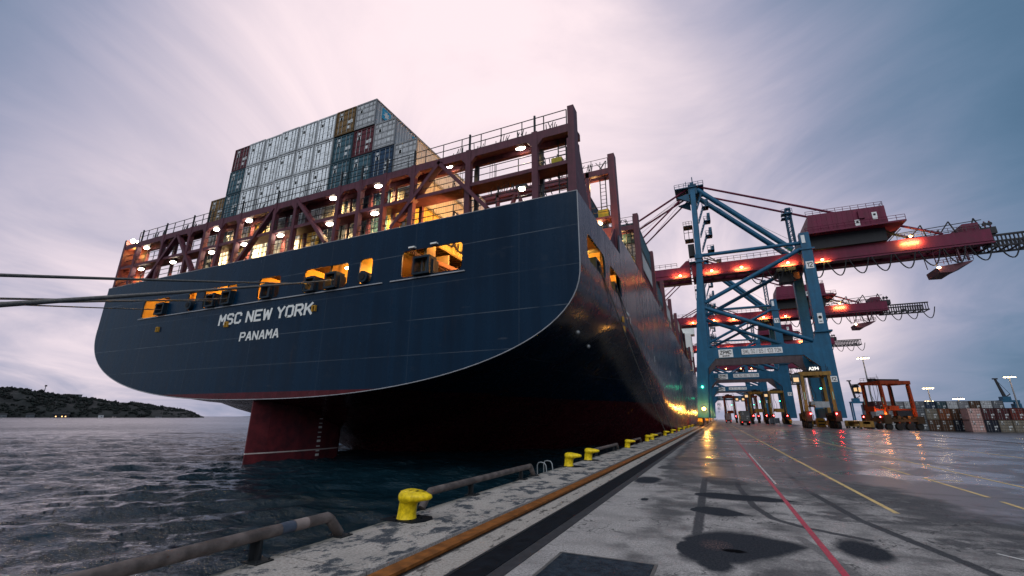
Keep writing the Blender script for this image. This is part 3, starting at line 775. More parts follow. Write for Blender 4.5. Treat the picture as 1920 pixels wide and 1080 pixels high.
m=MB(); m.tube((-63,33.2,14.3),(-23,33.2,14.3),.1,6); m.tube((-63,33.2,13.9),(-23,33.2,13.9),.06,5); m.rail([(-63,27.6,11.75),(-23,27.6,11.75)],1.15,.035,1.5)
m.obj('deck_pipework',paint('deck_pipe_brown',(.16,.06,.02),.5),ship)
def winch(x,y):
    m=MB(); m.cyl((x,y,12.7),(1,0,0),.6,1.8,14); m.cyl((x-.95,y,12.7),(1,0,0),.85,.12,14); m.cyl((x+.95,y,12.7),(1,0,0),.85,.12,14); m.box(x-1.2,x+1.2,y-.5,y+.5,11.75,12.0); m.box(x+1.2,x+1.8,y-.4,y+.4,11.75,13.1)
    m.obj('winch',paint('winch_grey',(.06,.05,.045),.5),ship)
for xx,yy in((-54.5,30.5),(-45.5,31.5),(-31,31.5),(-21,33),(-12,30),(-12,37)): winch(xx,yy)
m=MB()
for xx,yy in((-18.5,26.9),(-30.2,26.8),(-43.3,26.8)): m.lathe((xx,yy,11.75),[(.16,0),(.13,.1),(.13,.7),(.2,.8),(.2,.95),(0,1.0)],12)
m.obj('deck_roller',M_BRASS,ship)
for xx,yy,e in((-55,29,60),(-48.3,29,45),(-45.3,29.0,60),(-42.2,29.6,55),(-37,29,60),(-31,28.6,70),(-28,29,40),(-25.2,28.6,50),(-20.8,29.5,60),(-17.5,36,110),(-10.5,32,90),(-10.5,38,90)):
    if xx<-23: lamp((xx,yy+.8,14.6),e*13,(1,.47,.06),.2)
    else: spot((xx,yy,15.3),(0,.25,-1),e*15,(1,.47,.07),165,.2)
for xx,yy,zz in((-27.6,26.35,14.28),(-56.4,27.2,15.2),(-10,33,15.2),(-10,38.2,15.2),(-18,31,15.2)):
    m=MB(); m.ball((xx,yy,zz),.3,.2,.10); m.obj('deck_lamp',L_WARM,ship)
for xx in(-20.4,-18.35):
    m=MB(); m.box(xx-.28,xx+.28,25.6,25.88,14.72,14.84); m.obj('hood',M_WHITE,ship)

# ---- lashing bridges
def lashing_bridge(Yb,x0,x1,full,zt=22.1,zmid=19.45,zdeck=16.9,lights=True):
    m=MB()
    bx=[x0,x1]
    m.box(x0,x1,Yb,Yb+.42,zt-.32,zt+.32)          # top girder, aft face
    m.box(x0,x1,Yb+1.3,Yb+1.62,zt-.28,zt+.28)     # its forward twin
    m.box(x0,x1,Yb+.42,Yb+1.3,zt+.16,zt+.2)       # walkway plating
    lb=m.obj('lashing_bridge',M_MAROON,ship)
    m=MB(); m.box(x0,x1,Yb+.1,Yb+1.5,zmid-.22,zmid+.0); m.box(x0,x1,Yb+.03,Yb+.10,zmid-.25,zmid+.05); m.obj('walkway',M_MAROON,lb)
    return lb
lb=lashing_bridge(26.0,-65.2,-7.05,True)
POST=[(-63.6,3.0,'box'),(-56.9,.36),(-51.7,.36),(-48.9,.36),(-46.2,.36),(-43.27,.36),(-37.9,.36),(-35.0,.34),(-29.45,.36),(-26.9,.40),(-24.15,.36),(-21.1,.42),(-15.75,.46),(-10.1,.46)]
for P in POST:
    m=MB()
    if len(P)==3:
        m.box(-65.35,-64.9,25.95,27.7,16.8,23.1); m.box(-62.4,-62.0,25.95,26.4,16.8,22.0); m.box(-64.9,-62.4,27.2,27.5,16.8,21.8)
        for zz in(17.6,18.3,19,19.7,20.4,21.1): m.box(-64.9,-63.2,26.4,26.5,zz,zz+.08)
    else:
        x,wd=P; m.box(x-wd/2,x+wd/2,25.96,26.40,16.8,22.5); m.prism([(x-wd/2-.42,21.78),(x-wd/2,21.3),(x-wd/2,21.78)],(0,26.0,0),XP,ZP,(0,.3,0)); m.prism([(x+wd/2,21.78),(x+wd/2,21.3),(x+wd/2+.42,21.78)],(0,26.0,0),XP,ZP,(0,.3,0))
    m.obj('post',M_MAROON,lb)
    if len(P)==2:
        m=MB(); m.box(P[0]-.15,P[0]+.15,27.35,27.62,16.8,22.3); m.obj('inner_post',M_STEEL if P[0]>-17 else M_MAROON,lb)
m=MB(); m.hexa([(-7.62,25.95,16.8),(-7.03,25.95,16.8),(-7.03,27.6,16.8),(-7.62,27.6,16.8),(-7.62,25.95,21.2),(-7.03,25.95,21.2),(-7.03,27.2,21.2),(-7.62,27.2,21.2)]); m.box(-7.5,-7.03,25.95,26.9,21.2,23.9); m.prism([(27.6,16.9),(29.6,16.9),(27.2,21)],(-7.25,0,0),YP,ZP,(.2,0,0)); m.obj('end_post',M_MAROON,lb)
for (a,b),(c,d),wd in(((-18.3,22.1),(-22.95,16.95),.62),((-18.6,22.1),(-13.9,16.95),.62),((-38.1,22.0),(-42.4,16.85),.5),((-34.75,22.1),(-30.3,16.95),.55),((-54.0,21.9),(-58.5,16.85),.5),((-54.0,21.9),(-49.75,16.85),.5)):
    m=MB(); m.beam((a,26.12,b),(c,26.12,d),.30,wd,up=(0,1,0)); m.obj('brace',M_MAROON,lb)
m=MB(); m.rail([(-62.3,26.05,22.42),(-7.6,26.05,22.42)],1.28,.045,1.75); m.rail([(-62.3,27.5,22.4),(-7.6,27.5,22.4)],1.2,.025,3.4)
for x in(-61.8,-56.9,-51.7,-48.9,-43.3,-37.9,-29.4,-26.9,-24.1,-21.1,-15.7,-10.1): m.box(x-.07,x+.07,26.02,26.14,22.4,23.95)
m.obj('railing',M_STEEL,lb)
m=MB(); m.rail([(-62,26.1,19.45),(-7.7,26.1,19.45)],1.15,.038,1.85); m.rail([(-62,26.2,16.9),(-7.7,26.2,16.9)],1.15,.04,1.85); m.obj('railing',M_STEEL,lb)
# lashing rods hung in bunches on the walkways
m=MB(); rr=random.Random(3)
for x0,zb in [(-9,22.4),(-11.6,22.4),(-13.1,22.4),(-15.0,22.4),(-17.1,22.4),(-8.9,19.5),(-9.8,19.5),(-12.3,18.2),(-13.6,18.2),(-17.2,19.2),(-9.5,17.2),(-33,22.4),(-41,22.4),(-52,22.4),(-54,22.4),(-58,22.4),(-60,22.4)]:
    m=MB()
    for i in range(6):
        x=x0+rr.uniform(-.55,.55); m.tube((x,26.5,zb+rr.uniform(0,.1)),(x+rr.uniform(-.35,.35),26.6,zb+rr.uniform(.6,1.15)),.035,4)
    m.obj('lashing_rod_bunch',M_STEEL,lb)
m=MB()
for x in(-14.2,-14.0,-13.8,-16.9,-16.7): m.tube((x,26.8,21.8),(x,26.8,19.7),.02,4)
m.obj('hanging_rope',M_STEEL,lb)
# stairs cage at the starboard end
m=MB()
for x in(-8.6,-8.0): m.tube((x,27,16.9),(x,27,22),.05,5)
for i in range(14): m.tube((-8.6,27,17+i*.36),(-8.0,27,17+i*.36),.03,4)
m.obj('ladder',M_STEEL,lb)
m=MB(); m.box(-9.0,-8.2,26.5,27.2,19.5,20.2); m.obj('locker',paint('yellow_locker',(.45,.36,.03),.5),lb)
LAMPS=[(-61.3,21.75),(-47.9,21.75),(-42.56,21.75),(-47.9,19.05),(-42.6,19.1),(-37.25,19.15),(-30.72,19.15),(-54.87,18.95),(-61.3,19.0),(-30.73,21.8),(-25.32,21.85),(-25.4,19.15),(-11.47,21.9),(-17.87,21.95),(-11.36,18.35)]
for i,(x,z) in enumerate(LAMPS):
    m=MB(); m.ball((x,26.55,z-.06),.40 if i not in(13,14) else .26,.24,.13); m.obj('floodlight',L_WHITE,lb)
    m=MB(); m.box(x-.44,x+.44,26.35,26.8,z+.02,z+.22); m.obj('lamp_housing',M_STEEL,lb)
    spot((x,26.75,z-.2),(0,.75,-1),900,(1,.66,.26),150)
m=MB(); m.ball((-64.1,26.2,22.95),.32,.2,.22); m.ball((-62.9,26.2,22.6),.18,.15,.15); m.obj('floodlight',emit('bright_lamp_glow',(1,.72,.4),160),lb)
lamp((-63.9,26.6,21.3),160,(1,.5,.12),.3); lamp((-63.5,26.8,18.2),120,(1,.45,.1),.2)
spot((-17.0,28.6,17.6),(-1,.15,.12),2600,(1,.50,.14),150,.3); spot((-15.5,33,17.6),(-1,.1,.12),2600,(1,.50,.17),150,.3); spot((-14,38,18.5),(-1,0,.1),2600,(1,.52,.24),150,.5)
# further bridges along the ship: starboard part seen past the stern
def far_bridge(Y,zt,detail=True,x0=-52.):
    zd=19.4
    m=MB(); m.box(x0,-7.3,Y,Y+.42,zt-.4,zt+.3); m.box(x0,-7.3,Y+1.2,Y+1.5,zt-.3,zt+.3); m.box(x0,-7.3,Y,Y+1.5,zd+2.6,zd+2.85); fb=m.obj('lashing_bridge',M_MAROON,ship)
    for x in (-10.1,-15.7,-21.1,-26.9):
        m=MB(); m.box(x-.2,x+.2,Y,Y+.4,15.8,zt+.3); m.obj('post',M_MAROON,fb)
    m=MB(); m.hexa([(-7.75,Y-.1,15.8),(-7.05,Y-.1,15.8),(-7.05,Y+1.6,15.8),(-7.75,Y+1.6,15.8),(-7.75,Y-.1,zt+1.9),(-7.05,Y-.1,zt+1.9),(-7.05,Y+.9,zt+1.9),(-7.75,Y+.9,zt+1.9)]); m.obj('end_post',M_MAROON,fb)
    if detail:
        for xa,xb in((-18.6,-22.9),(-18.6,-14)):
            m=MB(); m.beam((xa,Y+.2,zt),(xb,Y+.2,15.9),.3,.5,up=(0,1,0)); m.obj('brace',M_MAROON,fb)
        m=MB(); m.rail([(x0,Y+.1,zt+.3),(-7.8,Y+.1,zt+.3)],1.3,.035,1.8); m.rail([(x0,Y+.1,zd+2.85),(-7.8,Y+.1,zd+2.85)],1.2,.035,1.8); m.rail([(x0,Y+.2,zd),(-7.8,Y+.2,zd)],1.2,.035,1.8)
        m.obj('railing',M_STEEL,fb)
        m=MB()
        for q in range(7):
            xx=-8.6-q*.75*1.6; m=MB()
            for i in range(5): m.tube((xx+rr.uniform(-.5,.5),Y+.5,zt+.3),(xx+rr.uniform(-.7,.7),Y+.5,zt+1.5),.04,4)
            m.obj('lashing_rod_bunch',M_STEEL,fb)
        m=MB(); m.tube((-8.9,Y+.8,17),(-8.9,Y+.8,zt),.06,5); m.tube((-8.3,Y+.8,17),(-8.3,Y+.8,zt),.06,5)
        for i in range(22): m.tube((-8.9,Y+.8,17+i*.45),(-8.3,Y+.8,17+i*.45),.03,4)
        m.obj('ladder',M_STEEL,fb)
        m=MB(); m.box(-9.2,-8.1,Y+.4,Y+1.3,zd+2.9,zd+3.9); m.obj('locker',MATS['yellow_locker'],fb)
    for x,z in((-11.5,zt-.55),(-9.2,zd+2.4)):
        m=MB(); m.ball((x,Y+.6,z),.36,.24,.16); m.obj('floodlight',L_WARM,fb)
    lamp((-9.3,Y-.5,zd+1.2),330,(1,.45,.12),.3)
    lamp((-9.6,Y+1.2,zt-.9),110,(1,.58,.22),.3)
    return fb
for i,Y in enumerate((41.8,57.6,73.4,89.4,105.2,121,136.8,152.6,184,216)): far_bridge(Y,27.6 if i<3 else 27.0,i<5,-44. if i==0 else -24.)
m=MB()
for y0,y1 in((42.2,372),): m.rail([(-7.4,y0,19.9),(-7.4,y1,20.3)],1.1,.03,2.4)
m.obj('deck_edge_railing',M_STEEL,ship)
m=MB()
for i in range(26):
    y=60+i*6.1+rr.uniform(-1,1); m.box(-7.6-rr.uniform(.2,.9),-7.35,y,y+rr.uniform(.6,2.2),20.2,20.2+rr.uniform(.7,2.0))
m.obj('deck_gear',M_MAROON,ship)
# accommodation house far forward, hidden by the stern stacks except for slivers
m=MB(); m.box(-60,-9,262,278,20,48); m.box(-64,-7.2,266,274,48,52); m.obj('superstructure',M_WHITE,ship)

# ---- containers on deck
def container_meshes():
    w,L,h=2.66,13.5,3.05
    m=MB(); t=.13
    # corner posts and rails
    for x in(0,w-t):
        for y in(0,L-t): m.box(x,x+t,y,y+t,0,h,1)
        m.box(x,x+t,t,L-t,0,.18,1); m.box(x,x+t,t,L-t,h-.12,h,1)
    for y in(0,L-t): m.box(t,w-t,y,y+t,0,.18,1); m.box(t,w-t,y,y+t,h-.16,h,1)
    # corrugated sides
    nc=34
    for x,s in((.05,1),(w-.05,-1)):
        vs=[];fs=[]; pts=[]
        p=(L-2*t)/nc
        for i in range(nc):
            y=t+i*p; pts+=[(0,y),(0,y+p*.38),(.045,y+p*.5),(.045,y+p*.88)]
        pts.append((0,L-t))
        for a,y in pts: vs+=[(x+s*a,y,.18),(x+s*a,y,h-.12)]
        for i in range(len(pts)-1): fs.append((2*i,2*i+1,2*i+3,2*i+2))
        m.add(vs,fs,0)
    m.box(t,w-t,t,L-t,h-.08,h-.03,0); m.box(t,w-t,L-.1,L-.05,.18,h-.16,0)
    m.box(.1,w-.1,.1,L-.1,.12,.16,1)
    for i in range(22): m.box(.1,w-.1,.3+i*.6,.42+i*.6,.02,.12,1)
    body=m
    m=MB(); hw=w/2-t
    def door(x0):
        d=MB(); d.box(x0+.01,x0+hw-.01,.055,.10,.20,h-.18,0)
        for z in(.34,1.02,1.72,2.36): d.box(x0+.05,x0+hw-.05,.035,.056,z,z+.16,1)
        for q in(.30,.72): 
            xx=x0+hw*q+.0; d.tube((xx,.015,.16),(xx,.015,h-.14),.026,5,2,caps=False)
            d.box(xx-.06,xx+.06,-.005,.04,.5,.58,2); d.box(xx-.06,xx+.06,-.005,.04,2.55,2.63,2)
        rr_=random.Random(int(x0*1000))
        for q in range(3):
            a=x0+.18+rr_.random()*(hw-.62); b=rr_.choice((.62,1.25,1.95,2.5))-.05; d.box(a,a+.26+rr_.random()*.14,.030,.054,b,b+.24+rr_.random()*.2,3)
        return d
    return body,door(t),door(w/2)
CB,CD1,CD2=container_meshes()
M_DUMMY=paint('container_grey',(.2,.2,.2))
def proto():
    o=CB.obj('shipping_container',[M_DUMMY,M_DUMMY]); 
    for d in(CD1,CD2):
        c=d.obj('door',[M_DUMMY,M_DUMMY,M_GALV,M_WHITE]); c.parent=o; c.matrix_parent_inverse=Matrix.Identity(4)
    for q in [o]+list(o.children):
        for sl_ in q.material_slots: sl_.link='OBJECT'
    return o
PC=proto()
CC={}; M_PLAC=paint('door_placard',(.55,.57,.58),.5,dirt=.2,streak=False); jit=random.Random(5)
def cmat(n,c,dirt=.3):
    a=paint('container_'+n,c,.5,dirt=dirt,scale=.5); b=paint('container_frame_'+n,tuple(v*.55 for v in c),.5,dirt=.4,scale=.7); CC[n]=(a,b)
cmat('white',(.86,.89,.92),.16); cmat('grey',(.30,.34,.37)); cmat('teal',(.050,.115,.150)); cmat('blue',(.022,.055,.11)); cmat('navy',(.014,.022,.045))
cmat('brown',(.20,.115,.04)); cmat('maroon',(.12,.025,.035)); cmat('yellow',(.52,.34,.07)); cmat('orange',(.46,.20,.09)); cmat('pale grey',(.46,.47,.49)); cmat('red',(.28,.05,.03)); cmat('sand',(.46,.40,.30)); cmat('pink',(.58,.36,.33))
first=[True]
def container(col,loc,label,group,rz=0,simple=False,scale=None):
    if first[0]: o=PC; first[0]=False
    else: o=copy_tree(PC)
    for q in [o]+list(o.children):
        q.material_slots[0].material=CC[col][0]; q.material_slots[1].material=CC[col][0 if col=='white' and q is not o else 1]
        if q is not o: q.material_slots[2].material=M_STEEL if col=='white' else M_GALV; q.material_slots[3].material=M_PLAC
    o.location=(loc[0]+jit.uniform(-.02,.02),loc[1]+jit.uniform(-.07,.07),loc[2]); o.rotation_euler=(0,0,rz)
    tag(o,label,'container',group); return o
TW=2.775; XC0=-52.9; TH=3.15; ZC0=17.6
TIERN=['bottom','second','third','fourth','top']
S1={ # column -> colours from the bottom tier up
0:['navy','white','brown'],
1:['white','navy','teal','teal','maroon'],
2:['yellow','white','white','white','white'],3:['white','yellow','white','white','white'],4:['white','grey','white','white','white'],
5:['white','white','white','white','white'],6:['yellow','white','white','white','white'],7:['navy','sand','teal','teal','brown'],
8:['navy','navy','teal','maroon','pale grey'],9:['teal','blue','blue','pale grey'],10:['yellow','sand','pale grey']}
special={}
for c,cols in S1.items():
    for t,cl in enumerate(cols):
        lab='%s container in the %s tier of the stern stack, %s column from the left'%(cl,TIERN[t] if t<4 else 'top',ordn[c])
        special[(c,t)]=container(cl,(XC0+c*TW,28.0,ZC0+t*TH),lab,'containers stacked on the stern')
S2=(('orange',10,0),('orange',10,1))
# markings on visible container sides (right face of a column)
def side_x(c): return XC0+c*TW+2.66+.012
def mark(o,nm,me_fn): pass
def side_text(o,s,y0,z0,wd,hh,mat,c): 
    t=text('lettering',s,(side_x(c),y0,z0),YP,ZP,wd,hh,mat,None,depth=.012,bold=.03)
    t.parent=o; t.matrix_parent_inverse=Matrix.Translation(-Vector(o.location)); return t
M_LBLUE=paint('light_blue_logo',(.05,.35,.55),.5,dirt=.1,streak=False)
def star_logo(o,c,y0,z0,s):
    m=MB(); m.box(side_x(c)-.02,side_x(c)+.012,y0,y0+s,z0,z0+s); b=m.obj('logo_panel',M_LBLUE); b.parent=o; b.matrix_parent_inverse=Matrix.Translation(-Vector(o.location))
    m=MB(); P=[]
    for i in range(14):
        r=s*.42 if i%2==0 else s*.18; t=math.pi/2+i*math.pi/7; P.append((r*math.cos(t),r*math.sin(t)))
    m.prism(P,(side_x(c)+.013,y0+s/2,z0+s/2),YP,ZP,(.012,0,0)); e=m.obj('star',M_WHITE); e.parent=b; e.matrix_parent_inverse=Matrix.Identity(4)
o=special[(8,4)]; star_logo(o,8,28.9,31.55,1.25); side_text(o,'MAERSK',30.7,31.7,5.5,.8,M_BLACK,8)
o=special[(9,3)]; star_logo(o,9,30.6,27.35,2.3)
o=special[(10,1)]
m=MB(); m.box(side_x(10)-.02,side_x(10)+.012,34.6,37.1,21.2,22.5); b=m.obj('sign_panel',M_BLACK); b.parent=o; b.matrix_parent_inverse=Matrix.Translation(-Vector(o.location))
t=text('lettering','P&O',(side_x(10)+.02,34.8,21.4),YP,ZP,2.1,.9,M_WHITE,None,depth=.012,bold=.03); t.parent=b; t.matrix_parent_inverse=Matrix.Identity(4)
side_text(special[(10,0)],'SEALAND',33.0,18.35,6.8,.85,M_BLACK,10)
# door text and dark labels
# second bay onward: columns near the starboard side
XR=-7.45-2.66
def bay(Y,spec,word):
    for (c,t),cl in spec.items():
        x=XR-c*TW
        side='%s column'%('first','second','third','fourth')[c]
        container(cl,(x,Y,ZC0+2.0+t*TH),'%s container, %s from starboard, tier %s, %s deck bay from the stern'%(cl,side,('one','two','three','four')[t],word),'containers in the forward bays')
bay(43.6,{(1,0):'navy',(2,0):'blue',(1,1):'blue',(3,0):'maroon'},'second')
bay(59.4,{(0,0):'maroon',(0,1):'pale grey',(0,2):'teal',(1,0):'navy',(1,1):'navy',(1,2):'blue',(2,0):'grey',(2,1):'navy',(2,2):'navy'},'third')
bay(75.2,{(0,0):'grey',(0,1):'teal',(1,0):'red',(1,1):'teal',(2,0):'navy'},'fourth')
bay(91.2,{(0,0):'sand',(0,1):'pale grey',(1,0):'brown',(1,1):'grey'},'fifth')
bay(107,{(0,0):'orange',(1,0):'white',(1,1):'teal'},'sixth')
bay(122.8,{(0,0):'grey',(0,1):'blue',(0,2):'pale grey',(1,0):'navy',(1,1):'teal',(1,2):'blue'},'seventh')
bay(138.6,{(0,0):'red',(0,1):'sand',(0,2):'navy',(1,2):'grey'},'eighth')
bay(155,{(0,0):'teal',(0,1):'orange',(1,1):'grey'},'ninth')
bay(186,{(0,0):'grey',(0,1):'maroon',(0,2):'teal'},'tenth')

# ---- mooring lines
M_ROPE=paint('mooring_rope',(.20,.19,.18),.7,dirt=.4,scale=6,streak=False)
def rope(a,b,r,label,sag=.6,grp='mooring lines from the stern to the quay'):
    a=Vector(a);b=Vector(b); P=[]
    for i in range(25):
        t=i/24; p=a.lerp(b,t); p.z-=sag*4*t*(1-t); P.append(p)
    m=MB(); m.path(P,r,6); o=m.obj('mooring_rope',M_ROPE); tag(o,label,'rope',grp); return o
rope((-31.0,26.0,13.2),(-6.1,-10.0,.45),.052,'upper mooring line from the middle stern opening, highest at the left edge',.10)
rope((-28.6,26.0,13.25),(-6.1,-5.9,.45),.060,'thickest mooring line running nearly level to the middle stern opening',.10)
rope((-44.7,26.0,13.1),(-6.1,-10.6,.45),.050,'mooring line ending at the left roller of the third stern opening',.12)
rope((-42.25,26.0,13.1),(-6.1,-8.6,.45),.045,'mooring line ending at the right roller of the third stern opening',.12)
rope((-53.2,26.0,13.0),(-6.1,-14.0,.45),.050,'lowest mooring line, from the leftmost stern opening',.12)
rope((-7.0,31.6,13.2),(-6.0,57.5,.48),.05,'slack breast line from the first side opening down to a bollard',.5,'lines from the ship side')
rope((-7.0,38.3,13.2),(-6.0,66.5,.48),.05,'slack breast line from the second side opening down to a bollard',.5,'lines from the ship side')
# ================================================================== ship-to-shore cranes
YC=124.0
M_CRB=paint('crane_blue',(.012,.100,.195),.42,dirt=.35,scale=.35,rust=.10)
M_CRBD=paint('crane_blue_dark',(.016,.090,.165),.45,dirt=.4,scale=.4)
M_CRR=paint('crane_magenta_red',(.135,.012,.042),.5,dirt=.35,scale=.35)
M_CRG=paint('crane_inner_grey',(.11,.085,.10),.5,dirt=.35,scale=.4)
M_DK=paint('dark_machinery',(.02,.02,.025),.5)
M_BOGY=paint('bogie_yellow',(.30,.17,.02),.5,dirt=.5,rust=.4)
SIGN=paint('sign_white',(.74,.74,.74),.5,dirt=.1,streak=False)
def signboard(root,x0,x1,z0,z1,y,lines,rootless=None):
    m=MB(); m.box(x0,x1,y-.06,y,z0,z1); b=m.obj('signboard',SIGN,root)
    for s,a,c,w,h,bold in lines:
        block_text('lettering',s,(x0+a,y-.07,z0+c),XP,ZP,w,h,M_BLACK,b,depth=.01,stroke=bold)
    return b
NUMBER_PLATES=[]
def build_crane():
    Y=YC
    c=thing('gantry_crane','nearest blue gantry crane with magenta boom and number 12','crane',(11,Y+9,0),'quay gantry cranes')
    # legs (near frame y=Y, far frame y=Y+18)
    for yy in(Y,Y+17):
        m=MB()
        q=[(-4.55,2.2),(-2.15,2.2),(-.55,19.6),(.75,44.2),(-.75,44.2),(-3.4,19.6)]
        m.prism([(-4.75,2.2),(-2.2,2.2),(-.85,16.8),(-.55,19.6),(.80,44.4),(-.55,44.4),(-3.15,19.6),(-3.75,14)],(0,yy,0),XP,ZP,(0,1.7,0))
        m.box(-1.0,1.2,yy-.3,yy+2.0,43.2,43.6); m.box(-.9,1.1,yy-.2,yy+1.9,44.4,45.6)
        m.obj('waterside_leg',M_CRB,c)
        m=MB(); m.prism([(23.5,2.2),(26.35,2.2),(26.25,19.6),(26.3,43.3),(24.0,43.3),(23.75,22.5),(22.7,19.6),(22.7,16.6),(23.3,14.0)],(0,yy,0),XP,ZP,(0,1.9,0))
        m.box(23.6,26.8,yy-.3,yy+2.2,43.0,43.4); m.box(24.1,26.2,yy-.1,yy+1.9,43.4,47.6); m.box(23.4,26.9,yy-.5,yy+2.3,21.9,22.3)
        m.obj('landside_leg',M_CRB,c)
        m=MB(); m.box(-.7,22.8,yy+.02,yy+1.6,16.75,19.5); m.prism([(-1.0,16.75),(1.1,16.75),(-1.2,14.2)],(0,yy+.05,0),XP,ZP,(0,1.5,0)); m.prism([(20.3,16.75),(23.3,16.75),(23.3,13.8)],(0,yy+.05,0),XP,ZP,(0,1.5,0)); m.obj('portal_beam',M_CRB if yy==Y else M_CRG,c)
        # tubular bracing
        for a,b,r in(((.2,31.9),(24.1,43.6),.52),((0.,30.5),(23.3,19.9),.52),((.7,45.4),(24.3,45.2),.48)):
            m=MB(); m.tube((a[0],yy+.85,a[1]),(b[0],yy+.85,b[1]),r,10); m.obj('brace',M_CRB,c)
    # beams along the quay joining the two frames
    for x0,x1,z0,z1 in((-3.9,-1.9,2.2,4.2),(23.7,26.2,2.2,4.4),(-3.0,-1.0,16.9,18.9),(24,26,16.9,18.9),(-.5,.8,43.7,45.2),(24.2,26.1,43.7,46.5)):
        m=MB(); m.box(x0,x1,Y+1.9,Y+17,z0,z1); m.obj('cross_beam',M_CRBD,c)
    # bogies
    for xx in(-4.26,23.84):
        for y0 in(Y-2,Y+12):
            m=MB(); m.prism([(y0,1.2),(y0+8,1.2),(y0+5.4,2.2),(y0+2.6,2.2)],(xx-.5,0,0),YP,ZP,(1.0,0,0)); m.box(xx-.35,xx+.35,y0,y0+8,.45,1.2)
            bo=m.obj('bogie',M_BOGY,c)
            m=MB()
            for i in range(8): m.cyl((xx,y0+.5+i*1.0,.40),(1,0,0),.36,.3,12)
            m.obj('wheels',M_DK,bo)
    # mast
    for ys_ in((Y+.9,Y+6.2),(Y+17.2,Y+11.8)):
        m=MB(); m.beam((.1,ys_[0],45.4),(.75,ys_[1],69),1.35,1.35); m.obj('mast',M_CRB,c)
    m=MB(); m.box(-.5,1.9,Y+5.4,Y+12.6,66.8,70.0); m.box(-4.3,3.8,Y+5,Y+13,69.0,69.25); m.prism([(-3.9,66.6),(-.4,67.4),(-.4,64.6)],(0,Y+5.7,0),XP,ZP,(0,.8,0)); m.prism([(-3.9,66.6),(-.4,67.4),(-.4,64.6)],(0,Y+11.5,0),XP,ZP,(0,.8,0)); m.box(.1,1.2,Y+6,Y+7.2,70,71.0); m.tube((.9,Y+6.5,70),(.9,Y+6.5,73),.16,6); m.tube((-1.0,Y+6,69.2),(-1.0,Y+6,71.6),.1,5)
    head=m.obj('mast_head',M_CRBD,c)
    m=MB(); m.rail([(-4.3,Y+5,69.25),(3.8,Y+5,69.25),(3.8,Y+13,69.25),(-4.3,Y+13,69.25),(-4.3,Y+5,69.25)],1.3,.07,1.3); m.obj('railing',M_CRBD,head)
    # stairs and lift landings on the mast
    m=MB()
    for i,z in enumerate((47.5,52,56.5,61)):
        m.box(2.6,4.3,Y+3,Y+6,z,z+.18); m.beam((1.3,Y+4,z),(2.9,Y+4,z+4.4),.9,.22); m.box(3.6,4.4,Y+3.2,Y+5,z,z+2.4 if i else z+1.2)
        m.rail([(2.6,Y+3,z+.18),(4.3,Y+3,z+.18),(4.3,Y+6,z+.18)],1.2,.06,1); m.rail([(1.3,Y+3.6,z),(2.9,Y+3.6,z+4.4)],1.0,.06,1)
    m.obj('stairs',M_CRBD,c)
    m=MB(); m.box(-3.0,-.6,Y+3,Y+6,51.4,51.65); m.box(-3,-.6,Y+3,Y+6,55.6,55.9); m.box(-2.4,-.7,Y+3,Y+5,46.4,50); m.rail([(-3,Y+3,51.6),(-.6,Y+3,51.6)],4,.08,1.2); m.rail([(-3,Y+3,55.9),(-.6,Y+3,55.9)],1.2,.06,.8); m.obj('landing',M_DK,c)
    for i in range(11):
        m=MB(); z=7+i*3.0; m.box(1.0-.10*(10-i)*.8,2.4-.10*(10-i)*.8,Y+17.4,Y+19,z,z+.15); m.rail([(1.0-.08*(10-i),Y+17.4,z),(2.4-.08*(10-i),Y+17.4,z)],1.1,.06,.7)
        m.obj('stair_landing',M_CRBD,c)
    # boom: twin girders
    for yy in(Y+5.6,Y+11.2):
        m=MB(); m.box(-2.1,62,yy,yy+1.5,41.4,44.3); m.box(-2.1,62,yy-.45,yy+1.95,40.7,41.05); m.box(-2.1,62,yy+.2,yy+1.3,41.05,41.4); m.box(-66,-2.6,yy,yy+1.4,42.0,44.2); m.box(-66,-2.6,yy-.45,yy+1.85,40.75,41.1); m.box(-66,-2.6,yy+.2,yy+1.2,41.1,42.0); m.prism([(-5.4,44.2),(-2.6,44.2),(-2.6,46),(-3.4,46)],(0,yy+.1,0),XP,ZP,(0,1.2,0))
        m.obj('boom_girder',M_CRR,c)
    m=MB()
    for i in range(42): m.box(-64+i*3.05,-63.6+i*3.05,Y+7.1,Y+11.2,41.5,42.0)
    m.box(-64,61,Y+7.5,Y+7.7,40.9,41.2); m.box(-64,61,Y+10.6,Y+10.8,40.9,41.2); m.obj('boom_ties',M_CRR,c)
    m=MB(); m.rail([(2.5,Y+5.2,44.3),(22,Y+5.2,44.3)],1.3,.06,1.6); m.obj('boom_railing',M_CRG,c)
    m=MB(); m.rail([(45,Y+5.2,44.3),(61,Y+5.2,44.3)],1.2,.06,1.6); m.obj('boom_railing',M_CRG,c)
    m=MB(); m.rail([(-30,Y+5.2,44.3),(-6,Y+5.2,44.3)],1.2,.06,1.6); m.obj('boom_railing',M_CRG,c)
    m=MB(); m.beam((1.5,Y+5.6,47.5),(5,Y+5.6,44.4),.25,.25); m.beam((1.5,Y+5.6,46.2),(5,Y+5.6,44.4),.25,.25); m.box(4.6,5.8,Y+5.4,Y+7,44.3,45.3); m.obj('boom_latch',M_CRG,c)
    # stays
    for yy in(Y+6.3,Y+11.9):
        for a,b,r in(((-1.0,69.0),(-46,45.6),.30),((-1.2,67.6),(-27,44.8),.24),((2.4,69.3),(54,44.6),.30)):
            m=MB(); m.tube((a[0],yy,a[1]),(b[0],yy,b[1]),r,7); m.obj('stay_bar',M_CRR,c)
        m=MB(); m.tube((2.0,yy-.3,68.2),(23.2,yy-.3,45.4),.72,10); m.obj('mast_strut',M_CRB,c)
    m=MB()
